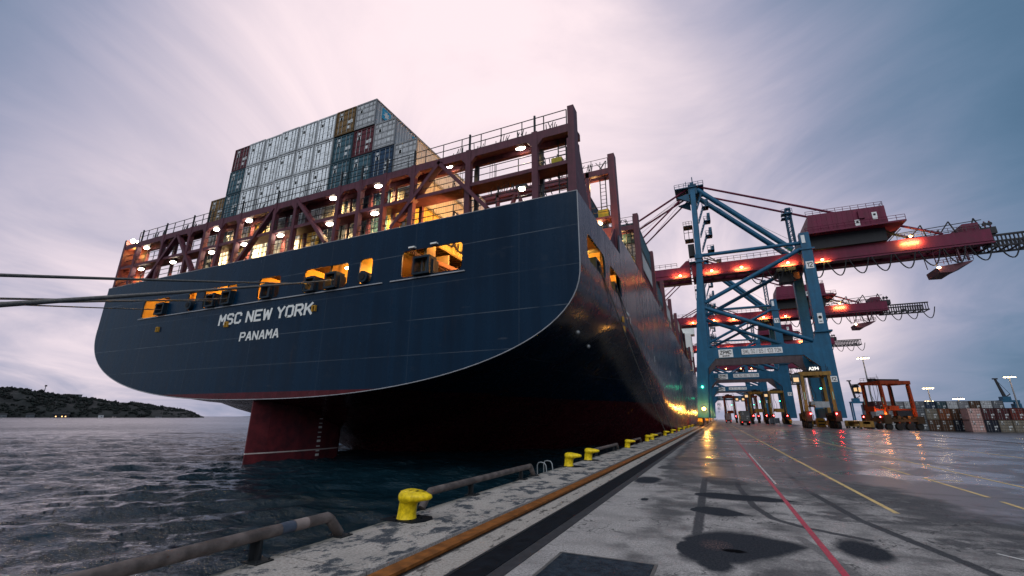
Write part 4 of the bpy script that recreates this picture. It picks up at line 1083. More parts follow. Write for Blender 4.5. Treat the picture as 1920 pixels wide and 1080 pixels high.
    for k_,(x1,z1) in enumerate(((-40,44.5),(-34,44.5),(-44,45),(-24,44.6))):
        m.tube((-1.5,Y+8+k_*.7,68.5),(x1,Y+8+k_*.7,z1),.055,4,caps=False)
    for x1,z1 in((24,49),(24,46)): m.tube((2,Y+9,67.5),(x1,Y+9,z1),.05,4,caps=False)
    m.obj('hoist_ropes',M_GALV,c)
    # two lattice masts over the landside legs
    for x0,y0,zt in((23.1,Y+5,57.2),(24.0,Y+11.5,58.6)):
        m=MB()
        for ax in(0,1.1):
            for ay in(0,1.1): m.tube((x0+ax,y0+ay,46.5),(x0+ax,y0+ay,zt),.12,5)
        n=9
        for i in range(n):
            z0=46.5+(zt-46.5)*i/n; z1=46.5+(zt-46.5)*(i+1)/n
            m.tube((x0,y0,z0),(x0+1.1,y0,z1),.07,4); m.tube((x0,y0,z1),(x0+1.1,y0,z1),.07,4); m.tube((x0+1.1,y0,z0),(x0+1.1,y0+1.1,z1),.07,4)
        m.box(x0-1.1,x0+1.4,y0-.6,y0+1.6,zt-1.8,zt-1.65); m.rail([(x0-1.1,y0-.6,zt-1.65),(x0+1.4,y0-.6,zt-1.65)],1.1,.06,.8); m.box(x0-.1,x0+1.2,y0-.1,y0+1.2,zt-.4,zt)
        m.obj('lattice_mast',M_CRBD,c)
    # machinery house
    m=MB(); m.prism([(26.6,48.3),(43.4,48.3),(43.4,52.9),(27.4,53.3)],(0,Y+3,0),XP,ZP,(0,12,0)); m.box(25.6,46.5,Y+1.8,Y+16.2,47.7,48.1); m.box(26.6,43,Y+4.5,Y+13.5,44.3,47.7,1)
    for i in range(14): m.box(28+i*1.1,28.06+i*1.1,Y+2.96,Y+3,48.4,52.8)
    hs=m.obj('machinery_house',[M_CRR,M_DK],c)
    m=MB(); m.rail([(27,Y+3.2,53.2),(43.2,Y+3.2,52.9)],1.2,.06,1.6); m.rail([(26,Y+1.8,48.1),(46.4,Y+1.8,48.1)],1.3,.06,1.7); m.rail([(43.2,Y+3.2,52.9),(43.2,Y+15,52.9)],1.2,.06,1.6); m.obj('railing',M_CRR,hs)
    for dx,dz in((36.9,48.2),(40.6,49.6)):
        m=MB(); m.box(dx,dx+1.0,Y+2.9,Y+2.99,dz,dz+1.9); dd=m.obj('door',SIGN,hs)
        m=MB(); m.cyl((dx+.5,Y+2.87,dz+1.25),(0,1,0),.28,.05,14); m.obj('door_window',M_BLACK,dd)
    m=MB(); m.box(37.8,39.0,Y+2.5,Y+3,50.2,52.2); m.obj('vent_box',M_CRR,hs)
    # rear boom frames
    m=MB()
    for yy in(Y+6.2,Y+11.8):
        for x1,x2,x3 in((47.6,50.3,50.9),(53.2,55.5,56.4),(58.8,60.0,61.0)):
            m.tube((x1,yy,44.3),(x2,yy,47.5),.14,6); m.tube((x2,yy,47.5),(x3,yy,44.3),.14,6)
        m.tube((44,yy,46.0),(61.3,yy,46.9),.10,5); m.tube((43.5,yy,47.3),(47.5,yy,44.4),.14,6); m.tube((46.5,yy,47.3),(43.5,yy,44.4),.12,6)
    m.obj('trolley_frames',M_DK,c)
    m=MB(); m.box(57.5,60.3,Y+5.6,Y+12,44.3,46.2); m.obj('sheave_house',[M_CRR,M_DK],c)
    m=MB(); m.box(44,46.4,Y+5,Y+13,48.1,49.2,1); m.obj('service_box',[M_CRR,M_DK],c)
    m=MB(); m.box(60.3,63.3,Y+6,Y+12,43.2,44.8,1)
    for x in(61.5,62.4): m.tube((x,Y+6,44.8),(x,Y+6,46.3),.14,6); m.cyl((x,Y+6,45.6),(0,1,0),.45,.3,10,1)
    m.obj('tail_sheaves',[M_CRR,M_DK],c)
    # open ladder truss at the tail
    m=MB()
    for yy in(Y+6.6,Y+11.4):
        for z in(40.2,42.8): m.beam((60.5,yy,z),(74,yy,z),.42,.42)
        for i in range(19): m.box(61+i*.7,61.22+i*.7,yy-.1,yy+.1,40.2,42.8)
    for i in range(8): m.box(61+i*1.8,61.3+i*1.8,Y+6.6,Y+11.4,40.0,40.3)
    m.obj('tail_truss',M_DK,c)
    # hanging maintenance platform
    m=MB()
    for x in(51.0,53.0,55.2,57.0):
        for yy in(Y+6,Y+11): m.tube((x,yy,41),(x+.2,yy,37.4),.10,5)
    m.prism([(51.0,36.4),(57.6,37.2),(57.2,36.8),(55.2,35.9),(53.6,34.9),(51.2,35.0)],(0,Y+5.5,0),XP,ZP,(0,6.4,0)); m.rail([(51,Y+5.5,36.8),(57.6,Y+5.5,37.3)],1.1,.07,1.4)
    m.beam((55.3,Y+5.9,43),(55.6,Y+5.9,37.3),.25,.4); m.beam((56.4,Y+5.9,43),(56.9,Y+5.9,37.3),.2,.3)
    pf=m.obj('hanging_platform',M_MAROON,c)
    m=MB(); m.ball((51.2,Y+5.4,36.2),.35,.3,.25); m.obj('floodlight',L_WARM,pf)
    # trolley with operator cab under the boom
    m=MB(); m.box(18.5,23,Y+5.2,Y+13,39.6,40.4); m.box(19.2,22.4,Y+6.6,Y+9.5,36.9,39.6); m.box(20.8,22.8,Y+9.5,Y+12.5,37.8,39.6); m.rail([(18.5,Y+5.2,38.4),(23,Y+5.2,38.4)],1.1,.06,1.2)
    tr=m.obj('trolley',M_DK,c)
    m=MB(); m.box(22.45,23.8,Y+6.4,Y+8.2,37.4,39.2); m.obj('operator_cab',paint('cab_orange',(.40,.11,.02),.5),tr)
    # festoon cable
    m=MB()
    for i in range(-5,11):
        x=25.4+i*4.55
        if -2<x<8 or 49<x<51: continue
        P=[(x+4.0*t/10-1.4*0,Y+5.0,40.7-4.0*(1-((t-5.6)/5.6)**2 if t<5.6 else 1-((t-5.6)/4.4)**2)) for t in range(11)]
        m.path(P,.15,5,caps=False)
    m.obj('festoon_cable',M_DK,c)
    # floodlights washing the girder
    for x,z in((3.0,41.9),(10.5,41.9),(21.4,41.6),(29,41.3),(47.5,44.6),(-5.4,41.5)):
        m=MB(); m.ball((x,Y+4.9,z+.0),.32,.2,.24); m.obj('floodlight',L_ORANGE,c)
    for z,nm in((9.7,L_GREEN),):
        m=MB(); m.ball((-2.85,Y-.35,z),.24,.2,.24); m.obj('signal_lamp',nm,c)
    m=MB(); m.ball((-3.1,Y-1.2,4.3),.40,.3,.36); m.obj('floodlight',emit('strong_sodium_glow',(1,.45,.08),50),c)
    m=MB(); m.box(-3.3,-2.9,Y-1.0,Y-.05,4.0,4.7); m.obj('lamp_bracket',M_DK,c)
    # signs
    b=signboard(c,1.9,5.2,16.95,18.95,Y+.0,[('ZPMC',.35,.72,2.6,1.02,1.25)])
    m=MB()
    for i in range(4): m.box(2.75+i*.42,3.05+i*.42,Y-.08,Y-.06,17.15,17.45)
    m.obj('lettering',M_BLACK,b)
    signboard(c,7.2,16.1,17.45,18.85,Y+.0,[('SWL 50 / 65 / 103 TON',.3,.22,8.3,.98,.75)])
    m=MB(); m.box(24.35,25.15,Y-.2,Y-.1,44.8,46.9); m.obj('signboard',SIGN,c)
    m=MB(); m.box(24.55,25.55,Y-.06,Y,24.0,26.5); b=m.obj('signboard',SIGN,c)
    m=MB(); m.cyl((25.05,Y-.07,25.5),(0,1,0),.38,.04,16); m.box(24.75,25.35,Y-.08,Y-.06,24.4,24.6); m.obj('lettering',M_BLACK,b)
    return c
crane=build_crane()
def crane_number(root,s,dy):
    """number boards on the landside leg"""
    for x0,x1,z0,z1 in((24.3,25.95,38.0,39.85),(24.6,25.95,10.2,11.5)):
        y=YC+dy
        m=MB(); m.box(x0,x1,y-.06,y,z0,z1); b=m.obj('number_board',SIGN,root)
        h=(z1-z0)
        block_text('lettering',s,(x0+.2,y-.07,z0+h*.16),XP,ZP,x1-x0-.4,h*.68,M_BLACK,b,depth=.01,stroke=1.1)
        
labs={71:('second blue gantry crane, number 11, its boom tip ending in open sky','11'),156:('third blue gantry crane, framed under the second crane','10'),280:('farthest blue gantry crane, small at the end of the quay','9')}
cr={}
for dy,(l,s) in labs.items():
    o=copy_tree(crane); o['label']=l; o.location=(11,YC+9+dy,0); cr[dy]=o
crane_number(crane,'12',0)
for dy,(l,s) in labs.items():
    if dy>160: continue
    for x0,x1,z0,z1 in((24.3,25.95,38.0,39.85),(24.6,25.95,10.2,11.5)):
        y=YC; o=cr[dy]
        m=MB(); m.box(x0,x1,y-.06,y,z0,z1); b=m.obj('number_board',SIGN); b.parent=o; b.matrix_parent_inverse=Matrix.Translation((-11,-(YC+9),0))
        h=z1-z0; t=block_text('lettering',s,(x0+.2,y-.07,z0+h*.16),XP,ZP,x1-x0-.4,h*.68,M_BLACK,None,depth=.01,stroke=1.1); t.parent=b; t.matrix_parent_inverse=Matrix.Identity(4)
for dy in(0,71,156):
    Y=YC+dy; k=1
    for x,z,e in((3.0,41.2,260),(10.5,41.2,300),(21.4,40.9,300),(29,40.5,160),(47.5,42.9,420),(-5.4,41.1,240)):
        bar_light((x,Y+4.75,z+.35),(0,1,.05),e*2.6,3.4,.35,(1,.66,.12))
    lamp((-3.1,Y-1.9,4.3),1700,(1,.40,.06),.4)
    lamp((51,Y+4.8,36.3),90,(1,.6,.2),.3)
    spot((12,Y+9,15.5),(0,-.1,-1),2600,(1,.46,.24),150,.8)
lamp((-3.1,YC+279,4.3),2500,(1,.46,.08),.4)

# ================================================================== straddle carriers
M_SCO=paint('carrier_ochre',(.27,.145,.03),.45,dirt=.5,scale=.8,rust=.3)
M_SCR=paint('carrier_orange_red',(.24,.036,.010),.45,dirt=.4,scale=.8)
M_SCD=paint('carrier_dark_chassis',(.040,.024,.012),.6,dirt=.5)
M_TYRE=paint('tyre_rubber',(.014,.014,.015),.7,dirt=.3,streak=False)
def straddle(name,label,mat,loc,w=5.4,L=9.4,H=11.9,spreader=4.6,cab=-1,group='straddle carriers on the quay',sign=None):
    x0,y0,_=loc; z0=loc[2]
    root=thing(name,label,'straddle carrier',loc,group); hw=w/2
    for sx in(-1,1):
        X=x0+sx*hw
        m=MB(); m.box(X-.45,X+.45,y0-L/2,y0+L/2,z0+1.9,z0+2.6); m.box(X-.55,X+.55,y0-L/2-.3,y0-L/2+1.6,z0+1.5,z0+3.6); m.box(X-.55,X+.55,y0+L/2-1.6,y0+L/2+.3,z0+1.5,z0+3.2)
        for i in range(5): m.box(X-.6,X+.6,y0-3+i*1.3,y0-2.2+i*1.3,z0+2.6,z0+2.9+.4*(i%2))
        sb=m.obj('side_beam',M_SCD,root)
        for i in range(4):
            yy=y0-L/2+.9+i*(L-1.8)/3
            m=MB(); m.cyl((X,yy,z0+.80),(1,0,0),.80,.62,22); m.cyl((X,yy,z0+.80),(1,0,0),.42,.66,14)
            for q in range(12):
                a=2*math.pi*q/12; m.beam((X-.28,yy+.79*math.cos(a),z0+.8+.79*math.sin(a)),(X+.28,yy+.79*math.cos(a+.25),z0+.8+.79*math.sin(a+.25)),.10,.08)
            wv=m.obj('wheel',M_TYRE,root)
            m=MB(); m.box(X-.40,X+.40,yy-.18,yy+.18,z0+1.62,z0+1.9); m.obj('fork',mat,wv)
        for yy in(y0-L/2+1.2,y0+L/2-1.2):
            m=MB(); m.beam((X,yy,z0+2.5),(X-sx*.12,yy,z0+H-.6),.62,.55,w1=.55,h1=.5); lg=m.obj('leg',mat,root)
            m=MB(); m.tube((X-sx*.55,yy,z0+2.5),(X-sx*.5,yy,z0+H-1),.09,6); m.tube((X-sx*.75,yy,z0+2.5),(X-sx*.7,yy,z0+H-1),.07,6); m.obj('hoist_chain',M_STEEL,lg)
        m=MB(); m.box(X-.35,X+.35,y0-L/2+.9,y0+L/2-.9,z0+H-.75,z0+H); m.obj('top_beam',mat,root)
    for yy in(y0-L/2+1.2,y0+L/2-1.2):
        m=MB(); m.box(x0-hw-.4,x0+hw+.4,yy-.32,yy+.32,z0+H-.85,z0+H-.05); m.obj('cross_beam',mat,root)
    m=MB(); m.box(x0-1.6,x0+1.6,y0-2.6,y0+2.6,z0+H,z0+H+.5); m.box(x0-.9,x0+.3,y0-3.4,y0-2.2,z0+H,z0+H+.75); m.rail([(x0-hw,y0-L/2+1,z0+H),(x0+hw,y0-L/2+1,z0+H)],.9,.04,1.2); m.tube((x0+hw-.3,y0-L/2+1,z0+H),(x0+hw-.3,y0-L/2+1,z0+H+1.6),.04,4); m.obj('engine_deck',M_DK,root)
    m=MB(); m.box(x0-1.25,x0+1.25,y0-6.0+1,y0+6.0-1,z0+spreader,z0+spreader+.35); m.box(x0-1.3,x0+1.3,y0-1.2,y0+1.2,z0+spreader+.35,z0+spreader+1.1); m.box(x0-1.3,x0+1.3,y0-5.3,y0-4.9,z0+spreader-.3,z0+spreader+.9); m.obj('spreader',M_GALV if sign else mat,root)
    m=MB()
    for sx in(-1,1):
        m.path([(x0+sx*.9,y0-3,z0+H-.8),(x0+sx*1.1,y0-3.2,z0+H-3),(x0+sx*.5,y0-3.2,z0+spreader+2.5),(x0+sx*.6,y0-3,z0+spreader+1)],.06,5)
        m.tube((x0+sx*1.2,y0-2,z0+spreader+1),(x0+sx*1.2,y0-2,z0+H-.6),.05,5)
    m.obj('hoist_cables',M_DK,root)
    cx_=x0+cab*(hw+1.15); cy_=y0-L/2+1.0
    m=MB(); m.box(cx_-.85,cx_+.85,cy_-.8,cy_+1.0,z0+H-2.75,z0+H-2.55); m.box(cx_-.85,cx_+.85,cy_-.8,cy_+1.0,z0+H-.55,z0+H-.4)
    for ax in(-.8,.8):
        for ay in(-.75,.95): m.box(cx_+ax-.06,cx_+ax+.06,cy_+ay-.06,cy_+ay+.06,z0+H-2.55,z0+H-.55)
    m.box(min(cx_,x0+cab*hw),max(cx_,x0+cab*hw),cy_+.2,cy_+.5,z0+H-.4,z0+H-.1)
    cb=m.obj('cab',M_DK,root)
    m=MB(); m.box(cx_-.74,cx_+.74,cy_-.76,cy_-.72,z0+H-2.5,z0+H-.6); m.box(cx_-.84,cx_-.80,cy_-.7,cy_+.9,z0+H-2.5,z0+H-.6); m.obj('window',glass(),cb)
    m=MB(); m.box(cx_-.3,cx_+.3,cy_+.1,cy_+.5,z0+H-2.3,z0+H-1.2); m.box(cx_-.5,cx_+.5,cy_-.78,cy_-.765,z0+H-2.2,z0+H-1.3); m.obj('cab_light',emit('cab_glow',(1,.62,.30),.8),cb)
    # lattice service ladder
    m=MB(); X=x0+cab*(hw+.55)
    for yy in(cy_+.9,cy_+1.4): m.tube((X,yy,z0+2.6),(X,yy,z0+H-.5),.05,5)
    for i in range(20): m.tube((X,cy_+.9,z0+2.8+i*.42),(X,cy_+1.4,z0+2.8+i*.42),.03,4)
    m.obj('ladder',M_DK,root)
    for sx in(-1,1):
        m=MB(); m.ball((x0+sx*(hw-.30),y0-L/2-.42,z0+3.05),.15,.09,.15); m.obj('tail_lamp',L_RED,root)
        m=MB(); m.box(x0+sx*(hw)-.07,x0+sx*hw+.07,y0-L/2+.88,y0-L/2+.92,z0+6.0,z0+7.6); m.obj('reflector_strip',paint('reflector_green_white',(.35,.55,.42),.4,dirt=.1,streak=False),root)
    m=MB(); m.ball((x0+.9,y0-2,z0+8.4),.16,.12,.16); m.obj('signal_lamp',L_GREEN,root)
    if sign:
        text('lettering',sign,(x0-.95,y0-L/2+.9,z0+H+.25),XP,ZP,1.9,.75,emit('lit_number',(1,.97,.9),1.1),root,depth=.02,bold=.03)
    return root
sc=straddle('straddle_carrier','dark ochre straddle carrier with lit number A294 beside the nearest crane leg',M_SCO,(20.3,119.2,0),w=5.2,L=8.8,H=12.0,sign='A294')
for sx in(-1,1): lamp((20.3+sx*2.3,113.9,3.0),45,(1,.03,.04),.12)
m=MB(); M_ENG=paint('engine_yellow',(.42,.24,.03),.5,dirt=.5)
straddle('straddle_carrier','ochre straddle carrier farther off between the two crane portals, right of a twin',M_SCO,(21.0,199,0),w=5.0,L=9,H=12.2)
straddle('straddle_carrier','ochre straddle carrier standing left of its twin under the second crane',M_SCO,(14.6,203,0),w=5.0,L=9,H=12.2)
straddle('straddle_carrier','thin red straddle carrier far down the quay beside the grey container truck',M_SCR,(5.6,246,0),w=4.6,L=9,H=12.6,cab=1)
straddle('straddle_carrier','red straddle carrier with pale cab behind the grey container truck',M_SCR,(15.2,246,0),w=4.6,L=9,H=12.6)
o=straddle('straddle_carrier','bright orange red straddle carrier standing broadside at the right of the crane',M_SCR,(0,0,0),w=5.4,L=9.6,H=11.6)
o.location=(38.9,140.5,zground(39)); o.rotation_euler=(0,0,R(-62))
lamp((36,136.5,3.2),300,(1,.35,.06),.3); lamp((42,137.5,3.0),200,(1,.35,.06),.3)

# ================================================================== vehicles
def van(loc,rz):
    g=thing('delivery_van','small cream panel van parked behind the nearest straddle carrier','van',(0,0,0))
    P=[(-2.2,.35),(2.15,.35),(2.2,.75),(2.05,1.0),(1.25,1.15),(.55,1.75),(.2,1.84),(-1.9,1.86),(-2.2,1.6)]
    m=MB(); m.prism(P,(0,-.86,0),XP,ZP,(0,1.72,0)); m.obj('body',paint('cream_van_paint',(.62,.50,.30),.3,dirt=.15),g)
    m=MB(); m.prism([(.62,1.15),(1.15,1.15),(.6,1.65),(.2,1.72),(-.4,1.72),(-.4,1.15)],(0,-.875,0),XP,ZP,(0,.01,0)); m.prism([(.62,1.15),(1.15,1.15),(.6,1.65),(.2,1.72),(-.4,1.72),(-.4,1.15)],(0,.865,0),XP,ZP,(0,.01,0)); m.hexa([(1.27,-.72,1.16),(1.29,-.72,1.17),(1.29,.72,1.17),(1.27,.72,1.16),(.60,-.66,1.73),(.62,-.66,1.74),(.62,.66,1.74),(.60,.66,1.73)]); m.obj('window',glass(),g)
    for x in(-1.35,1.35):
        for y in(-.80,.80):
            m=MB(); m.cyl((x,y,.32),(0,1,0),.32,.22,18); wv=m.obj('wheel',M_TYRE,g)
            m=MB(); m.cyl((x,y*1.015,.32),(0,1,0),.18,.22,12); m.obj('hubcap',M_GALV,wv)
    for y in(-.6,.6):
        m=MB(); m.ball((2.13,y,.82),.1,.17,.1); m.obj('headlight',SIGN,g)
    m=MB(); m.box(2.16,2.24,-.8,.8,.36,.58); m.obj('bumper',M_DK,g)
    g.location=loc; g.rotation_euler=(0,0,rz)
van((30.4,136,zground(30.4)),R(-50))
def truck(name,label,loc,col,clabel,chh=2.9,tractor=True):
    x,y,z=loc
    g=thing(name,label,'truck',loc,'container trucks on the quay')
    m=MB(); m.box(x-1.2,x+1.2,y,y+12.8,1.0,1.25); m.box(x-.5,x+.5,y,y+12.8,.8,1.0); m.box(x-1.25,x+1.25,y-.05,y+.05,.75,1.25); m.obj('chassis',M_DK,g)
    for yy in(y+1,y+2.3,y+11):
        for sx in(-1,1):
            m=MB(); m.cyl((x+sx*.92,yy,.5),(1,0,0),.5,.5,16); m.obj('wheel',M_TYRE,g)
    for sx in(-1,1):
        m=MB(); m.box(x+sx*1.0-.14,x+sx*1.0+.14,y-.09,y-.05,.85,1.0); m.obj('tail_lamp',emit('dim_tail_glow',(1,.05,.04),3),g)
    m=MB(); m.box(x-1.2,x+.2,y+13,y+15.5,.7,3.0); m.box(x-1.2,x+1.2,y+12.8,y+16,.6,1.3); m.obj('tractor',MATS['bogie_yellow'],g)
    container(col,(x-1.33,y-.02,1.26),clabel,'containers on trucks')
truck('container_truck','terminal truck under the blue grey container on the open quay lane',(7.55,158,0),'grey','blue grey container on the truck in the open quay lane')
truck('container_truck','terminal truck with a reddish container farther up the lane by the crane legs',(4.2,236,0),'pink','small reddish container on the far truck by the crane legs')
m=MB(); 
g=thing('barrier_rack','low grey rack standing before the far straddle carriers','barrier',(16.5,172,0))
m=MB(); m.box(15.2,18.1,172,172.1,.5,2.2); m.obj('panel',paint('barrier_grey',(.10,.11,.13),.5),g)
m=MB(); 
for x in(15.2,16.6,18.0): m.box(x,x+.12,171.6,172.6,0,2.3)
m.obj('frame',M_GALV,g)
# spare spreaders and lockers dumped by the crane legs
for x,y,l in((27.5,121,'low ochre lifting spreader lying right of the nearest crane leg'),(25.2,150,'ochre lifting spreader lying between the crane legs')):
    g=thing('lifting_spreader',l,'spreader',(x,y,0))
    m=MB(); m.box(x-.6,x+.6,y-6,y+6,1.0,1.5); m.box(x-1.2,x+1.2,y-6,y-5.6,.4,1.6); m.box(x-1.2,x+1.2,y+5.6,y+6,.4,1.6); m.obj('beam',M_SCO,g)
    m=MB(); 
    for a in(-5.8,5.8): m.box(x-1.15,x-.85,y+a-.15,y+a+.15,0,.45); m.box(x+.85,x+1.15,y+a-.15,y+a+.15,0,.45)
    m.obj('stand',M_DK,g)
g=thing('engine_skid','ochre engine skid parked between the wheels of the nearest straddle carrier','machine',(20.6,128,0))
m=MB()
m.box(18.7,20.2,127,129,.25,2.3); m.box(21.0,22.6,127,129,.25,2.1); m.box(18.5,22.8,127.2,128.8,.15,.3); m.obj('housing',MATS['engine_yellow'],g)
m=MB(); m.box(18.9,20.0,126.95,127,.5,.8); m.box(18.9,20,126.95,127,1.2,1.5); m.box(21.2,22.4,126.95,127,.6,.9); m.box(21.2,22.4,126.95,127,1.3,1.6); m.tube((20.6,128,.3),(20.6,128,2.9),.08,6); m.obj('grille',M_DK,g)

# ================================================================== yard containers on the right
yard=[]
for n_,c_ in (('grey',(.14,.15,.17)),('pale grey',(.24,.24,.26)),('sand',(.22,.19,.15)),('brown',(.085,.04,.02)),('orange',(.20,.06,.02)),('red',(.15,.025,.018)),('maroon',(.075,.016,.02)),('navy',(.010,.014,.030)),('blue',(.02,.04,.08)),('teal',(.03,.07,.09))):
    CC['yard '+n_]=(paint('yard_container_'+n_,c_,.6,dirt=.45,scale=.5),paint('yard_frame_'+n_,tuple(v*.5 for v in c_),.6,dirt=.5))
CC['yard pink']=CC['pink']; CC['yard white']=CC['pale grey']  # yard pink: pinkish light on white containers, put into their colour
def yc(col,x,y,t,lab): container('yard '+col,(x,y,zground(x)+t*2.98),lab,'containers stacked in the yard')
rowA=['pale grey','grey','brown','maroon','grey']; rowA1=['grey','sand','orange','brown','pale grey']
for i in range(5):
    x=50.1+i*2.72
    yc(['grey','brown','brown','navy','navy'][i],x,163,0,'%s container at ground level, %s from the left in the farther yard row'%(['grey','brown','brown','navy','navy'][i],ordn[i]))
    yc(rowA1[i],x,163,1,'%s container in the upper tier, %s from the left in the farther yard row'%(rowA1[i],ordn[i]))
for i,(a,b) in enumerate((('pink','pink'),('navy','maroon'),('sand','maroon'),('sand','red'),('grey','pale grey'),('brown','grey'),('navy','brown'))):
    x=60.2+i*2.74
    yc(a,x,159,0,'%s container at ground level, %s from the left in the nearer yard row'%(a,ordn[i]))
    yc(b,x,159,1,'%s container in the upper tier, %s from the left in the nearer yard row'%(b,ordn[i]))
bk=['pale grey','white','grey','blue','teal','white','pale grey','brown','white','grey','maroon','pale grey']
for i in range(12):
    x=50+i*2.8
    for t in range(3):
        cl=bk[(i+t*5)%12]
        yc(cl,x,196,t,'%s container of the back yard rows, %s tier, %s from the left'%(cl,('lowest','middle','top')[t],ordn[i]))

# ================================================================== light masts
def light_mast(x,y,h,lab):
    z0=zground(x)
    g=thing('light_mast',lab,'light mast',(x,y,z0),'floodlight masts in the yard')
    m=MB(); m.tube((x,y,z0),(x,y,h),.34,10,r1=.18); m.obj('pole',M_GALV,g)
    m=MB(); m.box(x-1.6,x+1.6,y-.3,y+.3,h,h+.35); m.box(x-.3,x+.3,y-1.6,y+1.6,h,h+.35); m.obj('head_frame',M_DK,g)
    for a in(-1.5,-.5,.5,1.5):
        m=MB(); m.ball((x+a,y-.5,h-.12),.40,.3,.14); m.obj('floodlight',L_WARM,g)
    spot((x,y-.8,h-1),(0,-.5,-1),1500,(1,.55,.34),130,1.2)
for x,y,h,l in((50.8,200,23.5,'tallest floodlight mast, between the crane leg and the orange carrier'),(83.8,250,14.9,'floodlight mast above the left end of the yard stacks'),(104,313,11.4,'small distant floodlight mast close left of a taller one'),(92.8,250,10.4,'floodlight mast above the middle of the yard stacks'),(113.4,300,9.2,'short floodlight mast right of the middle one'),(126,320,8.4,'faintest floodlight mast, low over the yard stacks'),(110.5,250,18.8,'floodlight mast at the right edge beside the dark crane')): light_mast(x,y,h,l)

# ================================================================== distant cranes on other berths
def far_crane(name,lab,x,y,s,mat,lean):
    g=thing(name,lab,'crane',(x,y,-1.15),'distant harbour cranes')
    m=MB()
    for a in(0,8):
        for b in(0,5): m.beam((x+a*s,y+b,-1.15),(x+a*s,y+b,13*s),.8*s,.8*s)
    m.obj('legs',mat,g)
    m=MB(); m.box(x-.6*s,x+8.6*s,y-.4,y+5.4,13*s,14.2*s); m.box(x+1*s,x+5*s,y,y+5,14.2*s,16.5*s); m.obj('portal',mat,g)
    m=MB(); p=Vector((x+3.2*s,y+2.5,16*s)); q=p+Vector(lean)*s
    m.beam(p,q,1.3*s,1.6*s,w1=.8*s,h1=1.0*s); m.box(q.x-1.3*s,q.x+1.3*s,y+2,y+3,q.z-.3,q.z+.5*s); m.tube(p+Vector((3*s,0,2*s)),q,.12*s,5); m.beam(p,p+Vector((3*s,0,2.2*s)),.5*s,.5*s); m.obj('jib',M_DK,g)
    m=MB(); m.box(x+6*s,x+9*s,y,y+5,5*s,12*s); m.obj('machinery_room',mat,g)
far_crane('harbour_crane','small blue harbour crane with dark raised jib, left of the orange carrier',89.6,400,1.0,M_CRB,(-1.8,0,13))
far_crane('harbour_crane','dark blue crane with dark raised jib at the right edge of the picture',169.8,400,1.0,M_CRBD,(-2.2,0,12))
m=MB()
# ================================================================== far shore on the left
hp=[(-1500,120,70),(-1466,318,66),(-1438,426,61),(-1423,473,58),(-1407,520,47),(-1402,532,49),(-1380,587,36),(-1357,640,33),(-1330,693,25.5),(-1305,739,18),(-1296,755,12),(-1287,770,4.5),(-1281,780,1.0)]
n=140; nt_=22; vs=[];fs=[]
L=[0]
for a,b in zip(hp,hp[1:]): L.append(L[-1]+math.hypot(b[0]-a[0],b[1]-a[1]))
def ridge(u):
    d=u*L[-1]
    for i in range(len(hp)-1):
        if d<=L[i+1]:
            t=(d-L[i])/(L[i+1]-L[i]); return Vector(hp[i]).lerp(Vector(hp[i+1]),t)
    return Vector(hp[-1])
def hill_h(u,t):
    p=ridge(u); hh=p.z
    f=min(1,t*1.15+.02); prof_=math.sin(min(1,f)*math.pi/2)**.8 if t<.9 else 1-(t-.9)*2.0
    nz=mnoise.noise(Vector((u*26,t*7,1)))*.16+mnoise.noise(Vector((u*70,t*16,3)))*.08
    return -2.3+(hh+2.3)*max(0,min(1,prof_*(.93+nz*(1-t*.4)))) , p
for i in range(n+1):
    u=i/n
    for j in range(nt_+1):
        t=j/nt_; z,p=hill_h(u,t)
        out_=Vector((p.x,p.y,0)).normalized(); k=1-(1-t)*.115
        vs.append((p.x*k,p.y*k,z if j else -2.6))
for i in range(n):
    for j in range(nt_): a=i*(nt_+1)+j; fs.append((a,a+1,a+nt_+2,a+nt_+1))
M=Mat('hill_ground'); nn=M.noise(.035,6,.65); n2=M.noise(.2,5,.7)
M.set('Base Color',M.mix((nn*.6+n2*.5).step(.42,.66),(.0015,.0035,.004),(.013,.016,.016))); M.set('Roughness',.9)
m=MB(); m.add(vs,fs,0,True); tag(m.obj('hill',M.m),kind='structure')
# woodland on it: uneven leaf clumps
m=MB(); rr=random.Random(11)
for i in range(5200):
    u=rr.random()**1.0*.985; t=rr.random()**.8*.95
    if mnoise.noise(Vector((u*30,t*6,9)))<-.12: continue
    z,p=hill_h(u,t); k=1-(1-t)*.115; c=Vector((p.x*k,p.y*k,z)); s=rr.uniform(2.0,5.2)*(1.15 if t>.8 else 1)
    if u>.86: s*=.55
    for q in range(3):
        d=Vector((rr.uniform(-1,1),rr.uniform(-1,1),rr.uniform(.1,1.1)))*s*.7
        r=s*rr.uniform(.35,.7); b=len(m.v)
        pts=[]
        for v in((1,0,0),(-1,0,0),(0,1,0),(0,-1,0),(0,0,1),(0,0,-1)): pts.append(c+d+Vector(v)*r*rr.uniform(.6,1.3))
        m.add(pts,[(0,2,4),(2,1,4),(1,3,4),(3,0,4),(2,0,5),(1,2,5),(3,1,5),(0,3,5)],rr.randrange(3))
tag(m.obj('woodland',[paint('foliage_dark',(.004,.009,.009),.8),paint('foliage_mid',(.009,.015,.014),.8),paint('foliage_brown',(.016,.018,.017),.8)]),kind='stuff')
def shore_xy(u,k): p=ridge(u); return p.x*k,p.y*k
M_WIN=emit('lit_window_glow',(1,.50,.18),3.5)
